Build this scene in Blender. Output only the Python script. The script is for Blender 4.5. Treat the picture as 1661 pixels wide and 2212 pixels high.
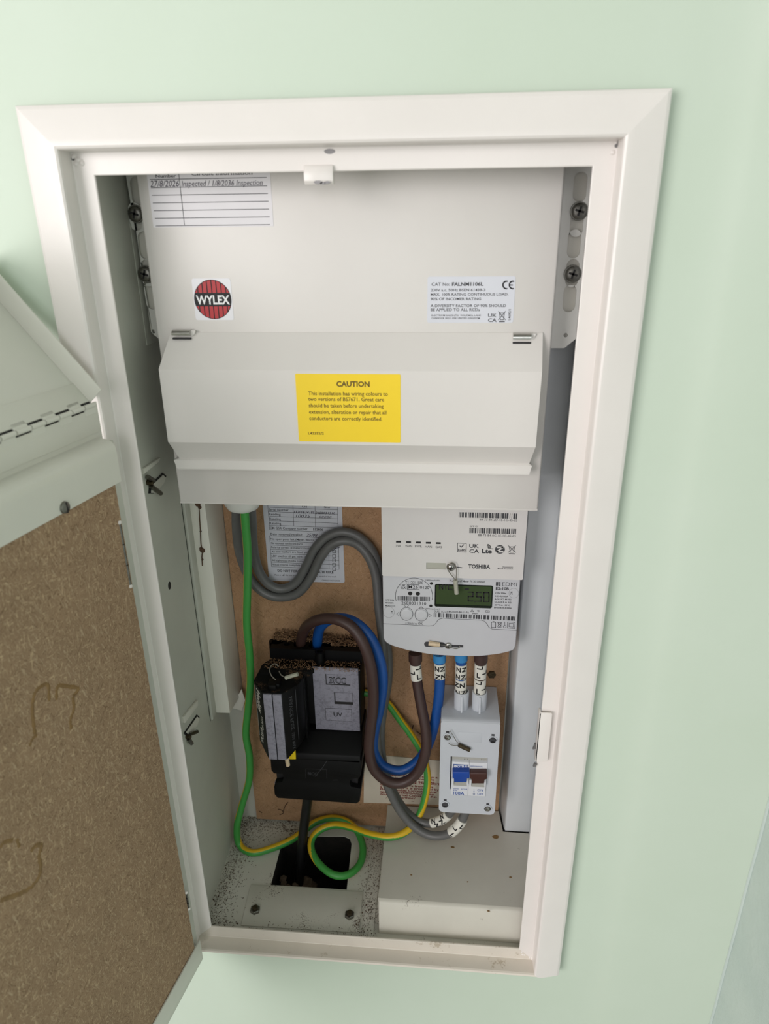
import bpy, bmesh, math, random
from mathutils import Vector, Matrix
from mathutils.geometry import tessellate_polygon
random.seed(7)
for o in list(bpy.data.objects): bpy.data.objects.remove(o)
scn = bpy.context.scene
COL = scn.collection
S = 0.001                                   # all measures below are in millimetres
# ------------------------------------------------------------------ camera
FPX, CX, CY = 1500.0, 830.5, 1106.0
PITCH, YAW, ROLL = 0.395427, -0.088880, -0.012189
CAM = Vector((231.72, -488.14, 681.68))
def cam_axes():
    cp, sp, cy, sy = math.cos(PITCH), math.sin(PITCH), math.cos(YAW), math.sin(YAW)
    f = Vector((sy*cp, cy*cp, -sp)); rt = Vector((cy, -sy, 0)); up = rt.cross(f)
    cr, sr = math.cos(ROLL), math.sin(ROLL)
    return rt*cr+up*sr, up*cr-rt*sr, f
RT, UP, FW = cam_axes()
cam = bpy.data.cameras.new('camera'); camo = bpy.data.objects.new('camera', cam); COL.objects.link(camo)
cam.sensor_fit = 'VERTICAL'; cam.sensor_height = 36.0; cam.lens = 36.0*FPX/2212.0
cam.clip_start = 0.01; cam.clip_end = 50
M = Matrix.Identity(4)
for i in range(3):
    M[i][0] = RT[i]; M[i][1] = UP[i]; M[i][2] = -FW[i]; M[i][3] = CAM[i]*S
camo.matrix_world = M
cam.dof.use_dof = True; cam.dof.focus_distance = 0.67; cam.dof.aperture_fstop = 8.0
scn.camera = camo
# ------------------------------------------------------------------ light
world = bpy.data.worlds.new('room_light'); scn.world = world; world.use_nodes = True
bg = world.node_tree.nodes['Background']
bg.inputs[0].default_value = (1.0, 0.975, 0.985, 1); bg.inputs[1].default_value = 0.68
def area(name, loc, target, sx, sy, power, col):
    l = bpy.data.lights.new(name, 'AREA'); l.shape = 'RECTANGLE'; l.size = sx; l.size_y = sy
    l.energy = power; l.color = col
    o = bpy.data.objects.new(name, l); COL.objects.link(o); o.location = loc
    o.rotation_euler = (Vector(target)-Vector(loc)).to_track_quat('-Z', 'Y').to_euler()
area('window_daylight', (-1.45, -2.15, 0.8), (0.15, 0.05, 0.4), 1.4, 1.4, 48, (1.0, 0.955, 0.95))
area('front_fill', (0.45, -3.0, 1.05), (0.2, 0.0, 0.4), 1.2, 1.2, 19, (0.97, 0.96, 1.0))  # added fill from the front, lifts parts the window leaves shaded
scn.view_settings.view_transform = 'Standard'; scn.view_settings.look = 'None'
scn.view_settings.gamma = 1; scn.view_settings.use_curve_mapping = False
scn.view_settings.exposure = 0.0
# ------------------------------------------------------------------ projection helpers: a pixel of the photo to a point on a plane
def ray(u, v): return FW*FPX + RT*(u-CX) - UP*(v-CY)
def W(u, v, y):
    d = ray(u, v); return CAM + d*((y-CAM.y)/d.y)
def Wz(u, v, z):
    d = ray(u, v); return CAM + d*((z-CAM.z)/d.z)
def crop(ox, oy, s): return lambda cx, cy: (ox+cx/s, oy+cy/s)
# ------------------------------------------------------------------ materials
def lin(c):
    c /= 255.0
    return c/12.92 if c <= 0.04045 else ((c+0.055)/1.055)**2.4
def rgb(r, g, b): return (lin(r), lin(g), lin(b), 1)
class NT:
    def __init__(s, name):
        s.m = bpy.data.materials.new(name); s.m.use_nodes = True; s.t = s.m.node_tree
        s.b = s.t.nodes['Principled BSDF']
    def n(s, typ, **kw):
        x = s.t.nodes.new(typ)
        for k, v in kw.items():
            if k in x.inputs: x.inputs[k].default_value = v
            else: setattr(x, k, v)
        return x
    def l(s, a, b): s.t.links.new(a, b)
    def noise(s, scale, detail=3, rough=0.6, vec=None):
        x = s.n('ShaderNodeTexNoise'); x.inputs['Scale'].default_value = scale
        x.inputs['Detail'].default_value = detail; x.inputs['Roughness'].default_value = rough
        s.l(vec if vec else s.co(), x.inputs['Vector']); return x.outputs['Fac']
    def co(s):
        if not hasattr(s, '_c'): s._c = s.n('ShaderNodeTexCoord').outputs['Object']
        return s._c
    def ramp(s, fac, stops):
        r = s.n('ShaderNodeValToRGB'); e = r.color_ramp.elements
        while len(e) < len(stops): e.new(0.5)
        for i, (p, c) in enumerate(stops): e[i].position = p; e[i].color = c
        s.l(fac, r.inputs[0]); return r.outputs[0]
    def mix(s, fac, a, b):
        x = s.n('ShaderNodeMix'); x.data_type = 'RGBA'
        if isinstance(fac, (int, float)): x.inputs[0].default_value = fac
        else: s.l(fac, x.inputs[0])
        for v, i in ((a, 6), (b, 7)):
            if isinstance(v, tuple): x.inputs[i].default_value = v
            else: s.l(v, x.inputs[i])
        return x.outputs[2]
    def bump(s, h, strength, dist):
        x = s.n('ShaderNodeBump'); x.inputs['Strength'].default_value = strength; x.inputs['Distance'].default_value = dist
        s.l(h, x.inputs['Height']); s.l(x.outputs[0], s.b.inputs['Normal'])
    def color(s, c):
        if isinstance(c, tuple): s.b.inputs['Base Color'].default_value = c
        else: s.l(c, s.b.inputs['Base Color'])
    def rough(s, r): s.b.inputs['Roughness'].default_value = r
def plain(name, c, r=0.5, metal=0.0, var=0.04, scale=60, bump=0.0, bscale=400):
    k = NT(name)
    d = tuple(max(0, v*(1-var)) for v in c[:3])+(1,); u = tuple(min(1, v*(1+var)) for v in c[:3])+(1,)
    k.color(k.ramp(k.noise(scale), [(0.3, d), (0.7, u)])); k.rough(r); k.b.inputs['Metallic'].default_value = metal
    if bump: k.bump(k.noise(bscale, 2), bump, 0.0006)
    return k.m
BLK = (0, 0, 0, 1); WHT = (1, 1, 1, 1)
def dirty(name, c, dirt, r, thr, scale, size=14):
    """paint with grime specks of their own shape"""
    k = NT(name)
    base = k.ramp(k.noise(25), [(0.3, tuple(v*0.94 for v in c[:3])+(1,)), (0.7, c)])
    sp = k.noise(scale, 5, 0.75); area_ = k.noise(size, 2)
    mul = k.n('ShaderNodeMath'); mul.operation = 'MULTIPLY'; k.l(sp, mul.inputs[0]); k.l(area_, mul.inputs[1])
    mask = k.ramp(mul.outputs[0], [(thr, BLK), (thr+0.05, WHT)])
    k.color(k.mix(mask, base, dirt)); k.rough(r); return k.m
def fibre(name, base, dark, light, r, plane, amt=1.0):
    """pressed wood fibre board: short strands lying in the plane of the board"""
    k = NT(name); outs = []
    for i, a in enumerate((0.2, 0.9, 1.7, 2.5, 1.25)):
        rt = k.n('ShaderNodeMapping'); rt.inputs['Rotation'].default_value = (a, 0, 0) if plane == 'yz' else (0, a, 0); k.l(k.co(), rt.inputs[0])
        sc = k.n('ShaderNodeMapping'); sc.inputs['Scale'].default_value = (900, 130, 900) if plane == 'yz' else (130, 900, 900); sc.inputs['Location'].default_value = (i*3.1, i*1.7, i*2.3)
        k.l(rt.outputs[0], sc.inputs[0])
        x = k.n('ShaderNodeTexNoise'); x.inputs['Scale'].default_value = 1.0; x.inputs['Detail'].default_value = 1.5; x.inputs['Distortion'].default_value = 0.9; k.l(sc.outputs[0], x.inputs['Vector']); outs.append(x.outputs['Fac'])
    c = k.ramp(k.noise(40, 5, 0.65), [(0.3, tuple(v*0.84 for v in base[:3])+(1,)), (0.7, base)])
    for i, o_ in enumerate(outs):
        tone = (light, dark, light, dark, tuple(v*0.8+0.03 for v in light[:3])+(1,))[i]
        f = k.n('ShaderNodeMath'); f.operation = 'MULTIPLY'; f.inputs[1].default_value = amt*(0.75 if i != 1 else 0.6)
        k.l(k.ramp(o_, [(0.60, BLK), (0.70, WHT)]), f.inputs[0]); c = k.mix(f.outputs[0], c, tone)
    c = k.mix(k.ramp(k.noise(620, 2), [(0.70, BLK), (0.75, WHT)]), c, dark)
    k.color(c); k.rough(r); k.bump(outs[0], 0.2, 0.0003); return k.m
MAT = {}
MAT['cab'] = plain('cream_metal_paint', rgb(226, 223, 213), 0.33, var=0.025, scale=18, bump=0.06, bscale=900)
MAT['frame'] = plain('white_frame_paint', rgb(227, 222, 217), 0.30, var=0.02, scale=14, bump=0.10, bscale=160)
MAT['sill'] = dirty('grubby_sill_paint', rgb(216, 208, 196), rgb(182, 170, 152), 0.4, 0.33, 160, 18)
MAT['inner'] = plain('grey_green_metal_paint', rgb(200, 200, 190), 0.42, var=0.04, scale=16, bump=0.05, bscale=700)
MAT['chan'] = plain('blue_grey_channel_paint', rgb(208, 212, 214), 0.30, var=0.03, scale=20)
MAT['door'] = plain('pale_door_paint', rgb(218, 217, 207), 0.36, var=0.025, scale=16, bump=0.06, bscale=500)
MAT['floor'] = dirty('dirty_floor_paint', rgb(212, 209, 198), rgb(82, 60, 44), 0.55, 0.345, 620, 22)
MAT['box'] = dirty('folded_cover_paint', rgb(206, 202, 190), rgb(92, 80, 66), 0.42, 0.40, 420, 30)
MAT['cu'] = plain('warm_white_casing_paint', rgb(219, 215, 210), 0.40, var=0.015, scale=14, bump=0.05, bscale=1500)
MAT['bracket'] = plain('bracket_paint', rgb(226, 225, 219), 0.4, var=0.03)
k = NT('mint_wall_paint')
k.color(k.ramp(k.noise(6, 3), [(0.3, rgb(197, 211, 193)), (0.7, rgb(201, 214, 198))])); k.rough(0.5)
k.bump(k.noise(55, 3), 0.05, 0.002); MAT['wall'] = k.m
k = NT('rough_grey_green_wall_paint')
k.color(k.ramp(k.noise(12, 4), [(0.3, rgb(186, 200, 194)), (0.7, rgb(196, 208, 201))])); k.rough(0.5)
k.bump(k.noise(70, 5), 0.35, 0.003); MAT['wallr'] = k.m
MAT['carpet'] = plain('beige_carpet', rgb(88, 82, 74), 0.95, var=0.15, scale=300)
MAT['ceil'] = plain('white_ceiling_paint', rgb(200, 200, 198), 0.8)
MAT['board'] = fibre('hardboard_backing', rgb(178, 140, 104), rgb(98, 68, 44), rgb(198, 162, 126), 0.8, 'xz', 0.6)
MAT['mdf'] = fibre('chipboard_door_lining', rgb(160, 132, 104), rgb(112, 86, 62), rgb(200, 174, 140), 0.9, 'yz')
MAT['stain'] = plain('dried_glue_stain', rgb(134, 104, 64), 0.6, var=0.2, scale=200)
MAT['black'] = plain('black_bakelite', rgb(7, 7, 8), 0.5, var=0.2, scale=40, bump=0.05, bscale=300)
MAT['blackdust'] = dirty('dusty_black_plastic', rgb(10, 10, 10), rgb(92, 70, 50), 0.9, 0.31, 900, 60)
k = NT('scuffed_grey_plate')
k.color(k.mix(k.ramp(k.noise(260, 6, 0.8), [(0.48, BLK), (0.78, WHT)]), rgb(146, 144, 157), rgb(84, 82, 90))); k.rough(0.5); MAT['gplate'] = k.m
for q_ in ('black', 'blackdust'): MAT[q_].node_tree.nodes['Principled BSDF'].inputs['Specular IOR Level'].default_value = 0.22
MAT['meter'] = plain('meter_white_plastic', rgb(205, 206, 210), 0.42, var=0.01)
MAT['hub'] = plain('hub_white_plastic', rgb(218, 215, 212), 0.42, var=0.01)
MAT['iso'] = plain('isolator_grey_plastic', rgb(202, 206, 212), 0.38, var=0.012)
MAT['isoface'] = plain('breaker_white_plastic', rgb(222, 224, 228), 0.35, var=0.01)
MAT['isobeige'] = plain('breaker_grey_top', rgb(176, 175, 168), 0.45)
MAT['print'] = plain('dark_grey_print', rgb(62, 62, 66), 0.6, var=0)
MAT['printk'] = plain('black_print', rgb(24, 22, 24), 0.6, var=0)
MAT['pen'] = plain('pen_ink', rgb(52, 46, 62), 0.6, var=0)
MAT['brownprint'] = plain('brown_print', rgb(96, 72, 10), 0.6, var=0)
MAT['redprint'] = plain('dark_red_print', rgb(128, 38, 30), 0.7, var=0)
MAT['blueprint'] = plain('blue_print', rgb(28, 78, 158), 0.6, var=0)
MAT['whiteprint'] = plain('white_print', rgb(240, 240, 240), 0.6, var=0)
MAT['yellow'] = plain('yellow_label', rgb(247, 212, 24), 0.42, var=0.01)
MAT['silver'] = plain('silver_label', rgb(212, 214, 221), 0.4, var=0.01)
MAT['paper'] = plain('white_paper_label', rgb(228, 225, 228), 0.6, var=0.01)
MAT['sticker'] = plain('glossy_white_sticker', rgb(233, 232, 236), 0.25, var=0.01)
MAT['record'] = plain('record_sticker_paper', rgb(205, 206, 214), 0.5, var=0.02)
MAT['card'] = plain('aged_cream_card', rgb(214, 204, 186), 0.75, var=0.05, scale=30)
MAT['red'] = plain('red_print', rgb(178, 32, 38), 0.35, var=0.02)
MAT['chrome'] = plain('chrome', rgb(190, 188, 184), 0.18, 1.0, var=0.1, scale=300)
MAT['steel'] = plain('dull_steel', rgb(128, 126, 120), 0.38, 1.0, var=0.2, scale=400)
MAT['rust'] = plain('tarnished_steel', rgb(84, 74, 56), 0.5, 0.8, var=0.35, scale=500)
MAT['wire'] = plain('seal_wire', rgb(150, 146, 136), 0.35, 0.9, var=0.1)
MAT['tag'] = plain('cream_seal_tag', rgb(214, 192, 160), 0.4, var=0.1, scale=400)
MAT['tagclear'] = plain('clear_seal_tag', rgb(176, 176, 160), 0.3, var=0.1, scale=300)
MAT['brown'] = plain('brown_cable_sheath', rgb(66, 46, 42), 0.42, var=0.06)
MAT['blue'] = plain('blue_cable_sheath', rgb(20, 78, 152), 0.40, var=0.05)
MAT['lblue'] = plain('light_blue_sleeve', rgb(54, 136, 196), 0.42, var=0.05)
MAT['grey'] = plain('grey_cable_sheath', rgb(98, 98, 97), 0.36, var=0.06)
MAT['blackc'] = plain('black_cable_sheath', rgb(16, 16, 17), 0.4, var=0.1)
MAT['green'] = plain('green_sheath', rgb(52, 136, 58), 0.4, var=0.04)
k = NT('green_and_yellow_earth_sheath')
uv = k.n('ShaderNodeUVMap'); sep = k.n('ShaderNodeSeparateXYZ'); k.l(uv.outputs[0], sep.inputs[0])
frc = k.n('ShaderNodeMath'); frc.operation = 'FRACT'; k.l(sep.outputs[0], frc.inputs[0])
c = k.ramp(frc.outputs[0], [(0.0, rgb(64, 150, 66)), (0.30, rgb(64, 150, 66)), (0.315, rgb(222, 182, 34)), (0.66, rgb(222, 182, 34)), (0.675, rgb(64, 150, 66))])
k.color(c); k.rough(0.4); MAT['earth'] = k.m
MAT['marker'] = plain('white_marker_sleeve', rgb(226, 224, 214), 0.45, var=0.02)
MAT['togblue'] = plain('blue_toggle', rgb(26, 70, 158), 0.35, var=0.05)
MAT['togbrown'] = plain('brown_toggle', rgb(72, 42, 36), 0.35, var=0.05)
MAT['lcd'] = plain('green_lcd', rgb(64, 80, 50), 0.12, var=0.05, scale=20)
MAT['lcdframe'] = plain('dark_lcd_frame', rgb(20, 30, 18), 0.2)
MAT['shav'] = plain('wood_shavings', rgb(142, 110, 80), 0.9, var=0.5, scale=700)
MAT['grit'] = plain('dark_grit', rgb(84, 62, 46), 0.9, var=0.5, scale=600)
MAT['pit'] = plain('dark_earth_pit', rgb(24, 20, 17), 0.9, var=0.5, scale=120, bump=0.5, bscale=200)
MAT['rubble'] = plain('brown_rubble', rgb(96, 80, 66), 0.9, var=0.3, scale=120)
MAT['gland'] = plain('white_nylon', rgb(222, 222, 216), 0.35, var=0.02)
MAT['chip'] = plain('bare_metal_chip', rgb(120, 118, 118), 0.4, 0.5, var=0.2)
MAT['window'] = plain('hub_window', rgb(180, 180, 168), 0.3, var=0.03)
# ------------------------------------------------------------------ mesh helpers (mm in, metres out)
ORG = {}
class MB:
    def __init__(s, f=None): s.v = []; s.f = []; s.uv = []; s.map = f
    def pt(s, p):
        s.v.append(Vector(s.map(*p)) if s.map else Vector(p)); return len(s.v)-1
    def face(s, pts): s.f.append([s.pt(p) for p in pts])
    def box(s, x0, x1, y0, y1, z0, z1):
        i = [s.pt(p) for p in ((x0,y0,z0),(x1,y0,z0),(x1,y1,z0),(x0,y1,z0),(x0,y0,z1),(x1,y0,z1),(x1,y1,z1),(x0,y1,z1))]
        for q in ((0,1,5,4),(1,2,6,5),(2,3,7,6),(3,0,4,7),(4,5,6,7),(3,2,1,0)): s.f.append([i[a] for a in q])
        return s
    def prism(s, outline, a0, a1, plane='xz', holes=()):
        """outline in a plane, extruded a0 -> a1 along the third axis; holes are cut through"""
        def P(q, a): return (q[0], a, q[1]) if plane == 'xz' else ((a, q[0], q[1]) if plane == 'yz' else (q[0], q[1], a))
        loops = [list(outline)]+[list(h) for h in holes]
        flat = [q for L in loops for q in L]
        tri = tessellate_polygon([[Vector((q[0], q[1], 0)) for q in L] for L in loops])
        i0 = [s.pt(P(q, a0)) for q in flat]; i1 = [s.pt(P(q, a1)) for q in flat]
        if len(loops) == 1:
            s.f.append(i0[::-1]); s.f.append(i1)
        else:
            for t in tri: s.f.append([i0[j] for j in t]); s.f.append([i1[j] for j in t][::-1])
        b = 0
        for L in loops:
            n = len(L)
            for j in range(n):
                s.f.append([i0[b+j], i0[b+(j+1)%n], i1[b+(j+1)%n], i1[b+j]])
            b += n
        return s
    def loft(s, rings, closed=True, caps=True):
        ids = [[s.pt(p) for p in r] for r in rings]; n = len(rings[0])
        for a, b in zip(ids, ids[1:]):
            for j in range(n if closed else n-1):
                s.f.append([a[j], a[(j+1)%n], b[(j+1)%n], b[j]])
        if caps: s.f.append(ids[0][::-1]); s.f.append(ids[-1])
        return s
    def lathe(s, c, axis, prof, n=16):
        """prof: (distance along axis, radius)"""
        ax = Vector(axis).normalized(); t = Vector((0,0,1)) if abs(ax.z) < 0.9 else Vector((1,0,0))
        a = ax.cross(t).normalized(); b = ax.cross(a)
        rings = [[Vector(c)+ax*d+(a*math.cos(2*math.pi*j/n)+b*math.sin(2*math.pi*j/n))*max(r, 1e-3) for j in range(n)] for d, r in prof]
        return s.loft(rings)
    def tube(s, pts, r, n=12, sub=6, twist=0.0, ret=False):
        P = smooth(pts, sub); fr = frames(P); L = 0; rings = []
        for i, (p, (t, a, b)) in enumerate(zip(P, fr)):
            if i: L += (p-P[i-1]).length
            rings.append([p+(a*math.cos(2*math.pi*j/n)+b*math.sin(2*math.pi*j/n))*r for j in range(n)])
        f0 = len(s.f); s.loft(rings)
        for q, fc in enumerate(s.f[f0:]):
            if len(fc) == 4 and q < (len(rings)-1)*n:
                i, j = divmod(q, n); tw = twist(i/(len(rings)-1)) if callable(twist) else 0.0
                s.uv.append((f0+q, [(j/n+tw, i), ((j+1)/n+tw, i), ((j+1)/n+tw, i+1), (j/n+tw, i+1)]))
        return s
    def build(s, name, mat, parent=None, bevel=0, seg=2, smooth=True, ang=38, kind=None, label=None):
        root = parent
        while root is not None and root.parent: root = root.parent
        if root is not None: org = ORG[root]
        else:
            xs = [v.x for v in s.v]; ys = [v.y for v in s.v]; zs = [v.z for v in s.v]
            org = Vector(((min(xs)+max(xs))/2, (min(ys)+max(ys))/2, min(zs)))
        me = bpy.data.meshes.new(name)
        me.from_pydata([tuple((v-org)*S) for v in s.v], [], s.f)
        bm = bmesh.new(); bm.from_mesh(me)
        if not s.uv: bmesh.ops.recalc_face_normals(bm, faces=bm.faces)
        if bevel:
            bmesh.ops.remove_doubles(bm, verts=bm.verts, dist=1e-6)
            es = [e for e in bm.edges if len(e.link_faces) == 2 and e.calc_face_angle(0) > math.radians(30)]
            bmesh.ops.bevel(bm, geom=es, offset=bevel*S, segments=seg, profile=0.5, affect='EDGES', clamp_overlap=True)
        bm.to_mesh(me); bm.free()
        if s.uv:
            u = me.uv_layers.new(name='UVMap')
            for fi, cs in s.uv:
                for li, cc in zip(me.polygons[fi].loop_indices, cs): u.data[li].uv = cc
        if smooth:
            me.polygons.foreach_set('use_smooth', [True]*len(me.polygons)); me.set_sharp_from_angle(angle=math.radians(ang))
        me.materials.append(MAT[mat])
        o = bpy.data.objects.new(name, me); COL.objects.link(o)
        if root is not None: o.parent = parent
        else: o.location = org*S; ORG[o] = org
        if kind: o['kind'] = kind
        if label: o['label'] = label
        return o
def smooth(pts, sub):
    P = [Vector(p) for p in pts]; out = []
    if sub <= 1: return P
    Q = [P[0]*2-P[1]]+P+[P[-1]*2-P[-2]]
    for i in range(1, len(Q)-2):
        a, b, c, d = Q[i-1:i+3]
        for k_ in range(sub):
            t = k_/sub
            out.append(0.5*((2*b)+(c-a)*t+(2*a-5*b+4*c-d)*t*t+(3*b-a-3*c+d)*t**3))
    return out+[P[-1]]
def frames(P):
    fr = []; a = None
    for i in range(len(P)):
        t = (P[min(i+1, len(P)-1)]-P[max(i-1, 0)]).normalized()
        if a is None:
            a = Vector((0,1,0)).cross(t)
            if a.length < 0.1: a = Vector((1,0,0)).cross(t)
        a = (a-t*a.dot(t)).normalized(); fr.append((t, a, t.cross(a)))
    return fr
def thing(name, label, cat, loc, group=None):
    o = bpy.data.objects.new(name, None); COL.objects.link(o); o.empty_display_size = 0.02
    o.location = Vector(loc)*S; ORG[o] = Vector(loc)
    o['label'] = label; o['category'] = cat
    if group: o['group'] = group
    return o
def tag(o, label, cat, group=None):
    o['label'] = label; o['category'] = cat
    if group: o['group'] = group
    return o
def rrect(x0, x1, z0, z1, r, n=5):
    p = []
    for cx, cz, a in ((x1-r, z1-r, 0), (x0+r, z1-r, 90), (x0+r, z0+r, 180), (x1-r, z0+r, 270)):
        for i in range(n+1):
            t = math.radians(a+90*i/n); p.append((cx+r*math.cos(t), cz+r*math.sin(t)))
    return p
def circ(x, z, r, n=20, rz=None): return [(x+r*math.cos(2*math.pi*i/n), z+(rz or r)*math.sin(2*math.pi*i/n)) for i in range(n)]
def quadpx(px, y): return [(W(a, b, y).x, W(a, b, y).z) for a, b in px]
def rectpx(x0, x1, yt, yb, y):
    a = W(x0, yt, y); b = W(x1, yt, y); c_ = W((x0+x1)/2, yb, y)
    return a.x, b.x, c_.z, (a.z+b.z)/2
# ------------------------------------------------------------------ lettering
_font = {}
def glyphs(txt, bold=0.0, shear=0.0):
    key = (txt, bold, shear)
    if key in _font: return _font[key]
    cu = bpy.data.curves.new('t', 'FONT'); cu.body = txt; cu.size = 1.0; cu.resolution_u = 2
    cu.offset = bold; cu.shear = shear
    o = bpy.data.objects.new('t', cu); COL.objects.link(o)
    me = bpy.data.meshes.new_from_object(o)
    vs = [(v.co.x, v.co.y) for v in me.vertices]; fs = [list(p.vertices) for p in me.polygons]
    bpy.data.objects.remove(o); bpy.data.curves.remove(cu); bpy.data.meshes.remove(me)
    _font[key] = (vs, fs); return vs, fs
CAPH = max(v[1] for v in glyphs('H')[0])
class Print:
    """ink on a flat face at depth y (facing the room)"""
    def __init__(s, y, cmap=None, lift=0.12): s.mb = MB(); s.y = y-lift; s.yb = y; s.c = cmap or (lambda a, b: (a, b))
    def text(s, t, x0, x1, base, cap, bold=0.0, shear=0.0, rot=0):
        vs, fs = glyphs(t, bold, shear)
        if not vs: return s
        a = W(*s.c(x0, base), s.yb); b = W(*s.c(x1, base), s.yb); h = W(*s.c(x0, base-cap), s.yb).z-a.z
        xs = [v[0] for v in vs]; mn, mx = min(xs), max(xs)
        n0 = len(s.mb.v)
        if rot:                                   # reads upwards: x0,x1 become the extent along z
            w_ = (W(*s.c(x0, base-(x1-x0)), s.yb).z-a.z)/max(mx-mn, 1e-6); hh = (W(*s.c(x0+cap, base), s.yb).x-a.x)/CAPH
            for v in vs: s.mb.v.append(Vector((a.x-v[1]*hh, s.y, a.z+(v[0]-mn)*w_)))
        else:
            kx = (b.x-a.x)/max(mx-mn, 1e-6); kz = h/CAPH
            for v in vs: s.mb.v.append(Vector((a.x+(v[0]-mn)*kx, s.y, a.z+v[1]*kz)))
        s.mb.f += [[i+n0 for i in f] for f in fs]
        return s
    def line(s, pts, w, closed=False):
        P = [W(*s.c(*p), s.yb) for p in pts]
        if closed: P.append(P[0])
        for a, b in zip(P, P[1:]):
            d = Vector((b.x-a.x, 0, b.z-a.z))
            if d.length < 1e-6: continue
            d.normalize(); n = Vector((-d.z, 0, d.x))*w/2; e = d*w*0.3
            s.mb.face([(q.x, s.y, q.z) for q in (a-e-n, b+e-n, b+e+n, a-e+n)])
        return s
    def rect(s, x0, x1, yt, yb):
        P = [W(*s.c(*p), s.yb) for p in ((x0,yt),(x1,yt),(x1,yb),(x0,yb))]
        x0, x1 = P[0].x, P[1].x; z1, z0 = P[0].z, P[3].z
        s.mb.face([(x0,s.y,z0),(x1,s.y,z0),(x1,s.y,z1),(x0,s.y,z1)]); return s
    def poly(s, pts):
        s.mb.face([(q.x, s.y, q.z) for q in (W(*s.c(*p), s.yb) for p in pts)]); return s
    def dot(s, cx, cy, rx, ry=None, n=18):
        ry = ry or rx
        return s.poly([(cx+rx*math.cos(2*math.pi*i/n), cy+ry*math.sin(2*math.pi*i/n)) for i in range(n)])
    def barcode(s, x0, x1, yt, yb, seed, tilt=0.0):
        rnd = random.Random(seed); x = x0; u = (x1-x0)/95.0
        while x < x1:
            w_ = u*rnd.choice((1,1,2,3)); g = u*rnd.choice((1,1,1,2))
            dy = tilt*(x-x0)/(x1-x0)
            s.rect(x, min(x+w_, x1), yt+dy, yb+dy); x += w_+g
        return s
    def bin(s, x0, x1, yt, yb, w=0.35):
        m = (yb-yt)
        s.line([(x0+.15*(x1-x0), yt+.15*m),(x0+.28*(x1-x0), yt+.78*m),(x0+.72*(x1-x0), yt+.78*m),(x0+.85*(x1-x0), yt+.15*m)], w, True)
        s.line([(x0, yt),(x1, yt+.8*m)], w); s.line([(x1, yt),(x0, yt+.8*m)], w); s.rect(x0+.1*(x1-x0), x1-.1*(x1-x0), yt+.9*m, yb)
        return s
    def build(s, parent, mat='print', name='printed_text'): return s.mb.build(name, mat, parent, smooth=False)
def screwhead(parent, c, r, h, axis=(0,-1,0), mat='steel', name='screw', cross=True, hexa=False):
    mb = MB()
    if hexa: mb.lathe(c, axis, [(0, r), (h*0.8, r), (h, r*0.85)], 6)
    else: mb.lathe(c, axis, [(0, r*1.0), (h*0.5, r*0.98), (h*0.85, r*0.8), (h, r*0.45), (h, 0)], 18)
    o = mb.build(name, mat, parent)
    if cross:
        q = MB(); cc = Vector(c)+Vector(axis).normalized()*(h+0.05); A = Vector(axis).normalized()
        a = A.cross(Vector((0.3,0.1,1))).normalized(); b = A.cross(a)
        for d, e in ((a, b), (b, a)):
            q.face([cc+d*r*.6+e*r*.14, cc-d*r*.6+e*r*.14, cc-d*r*.6-e*r*.14, cc+d*r*.6-e*r*.14])
        q.build('drive_slot', 'printk', o, smooth=False)
    return o
# ================================================================== setting
WY = -3.0
mb = MB()
def wallstrip(prof, z0, z1): mb.loft([[(x, y, z0) for x, y in prof], [(x, y, z1) for x, y in prof]], closed=True)
full = [(-2500,WY),(364,WY),(376,-2.4),(392,-2.4),(403,-3.0),(408,-4.0),(414,-4.8),(440,-5.4),(480,-6),(522,-6.5),(522,14),(-2500,14)]
wallstrip(full, -1100, -18); wallstrip(full, 742, 1500)
wallstrip([(352,WY)]+full[1:11]+[(352,14)], -18, 742)
wallstrip([(-2500,WY),(-32,WY),(-32,14),(-2500,14)], -18, 742)
o = mb.build('wall_back', 'wall', ang=50); o['kind'] = 'structure'
mb = MB().box(519, 540, -3200, -6.5, -1100, 1500); o = mb.build('wall_right', 'wallr'); o['kind'] = 'structure'
mb = MB().tube([(518.6,-7,z+random.uniform(-3,3)) if i % 2 else (518.3,-6.8,z) for i, z in enumerate(range(-600, 1500, 60))], 1.6, 8, 2)
o_floor = MB().box(-2500, 519, -3200, -6.5, -1120, -1100); o_floor = o_floor.build('floor', 'carpet'); o_floor['kind'] = 'structure'  # unseen floor, added to hold back light from below
o_ceil = MB().box(-2500, 519, -3200, -6.5, 1500, 1520); o_ceil = o_ceil.build('ceiling', 'ceil'); o_ceil['kind'] = 'structure'  # unseen ceiling, put in to keep world light off upward faces
o = mb.build('trim_1', 'wallr'); o['kind'] = 'structure'; o['label'] = 'painted bead along the internal corner of the wall'
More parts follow.
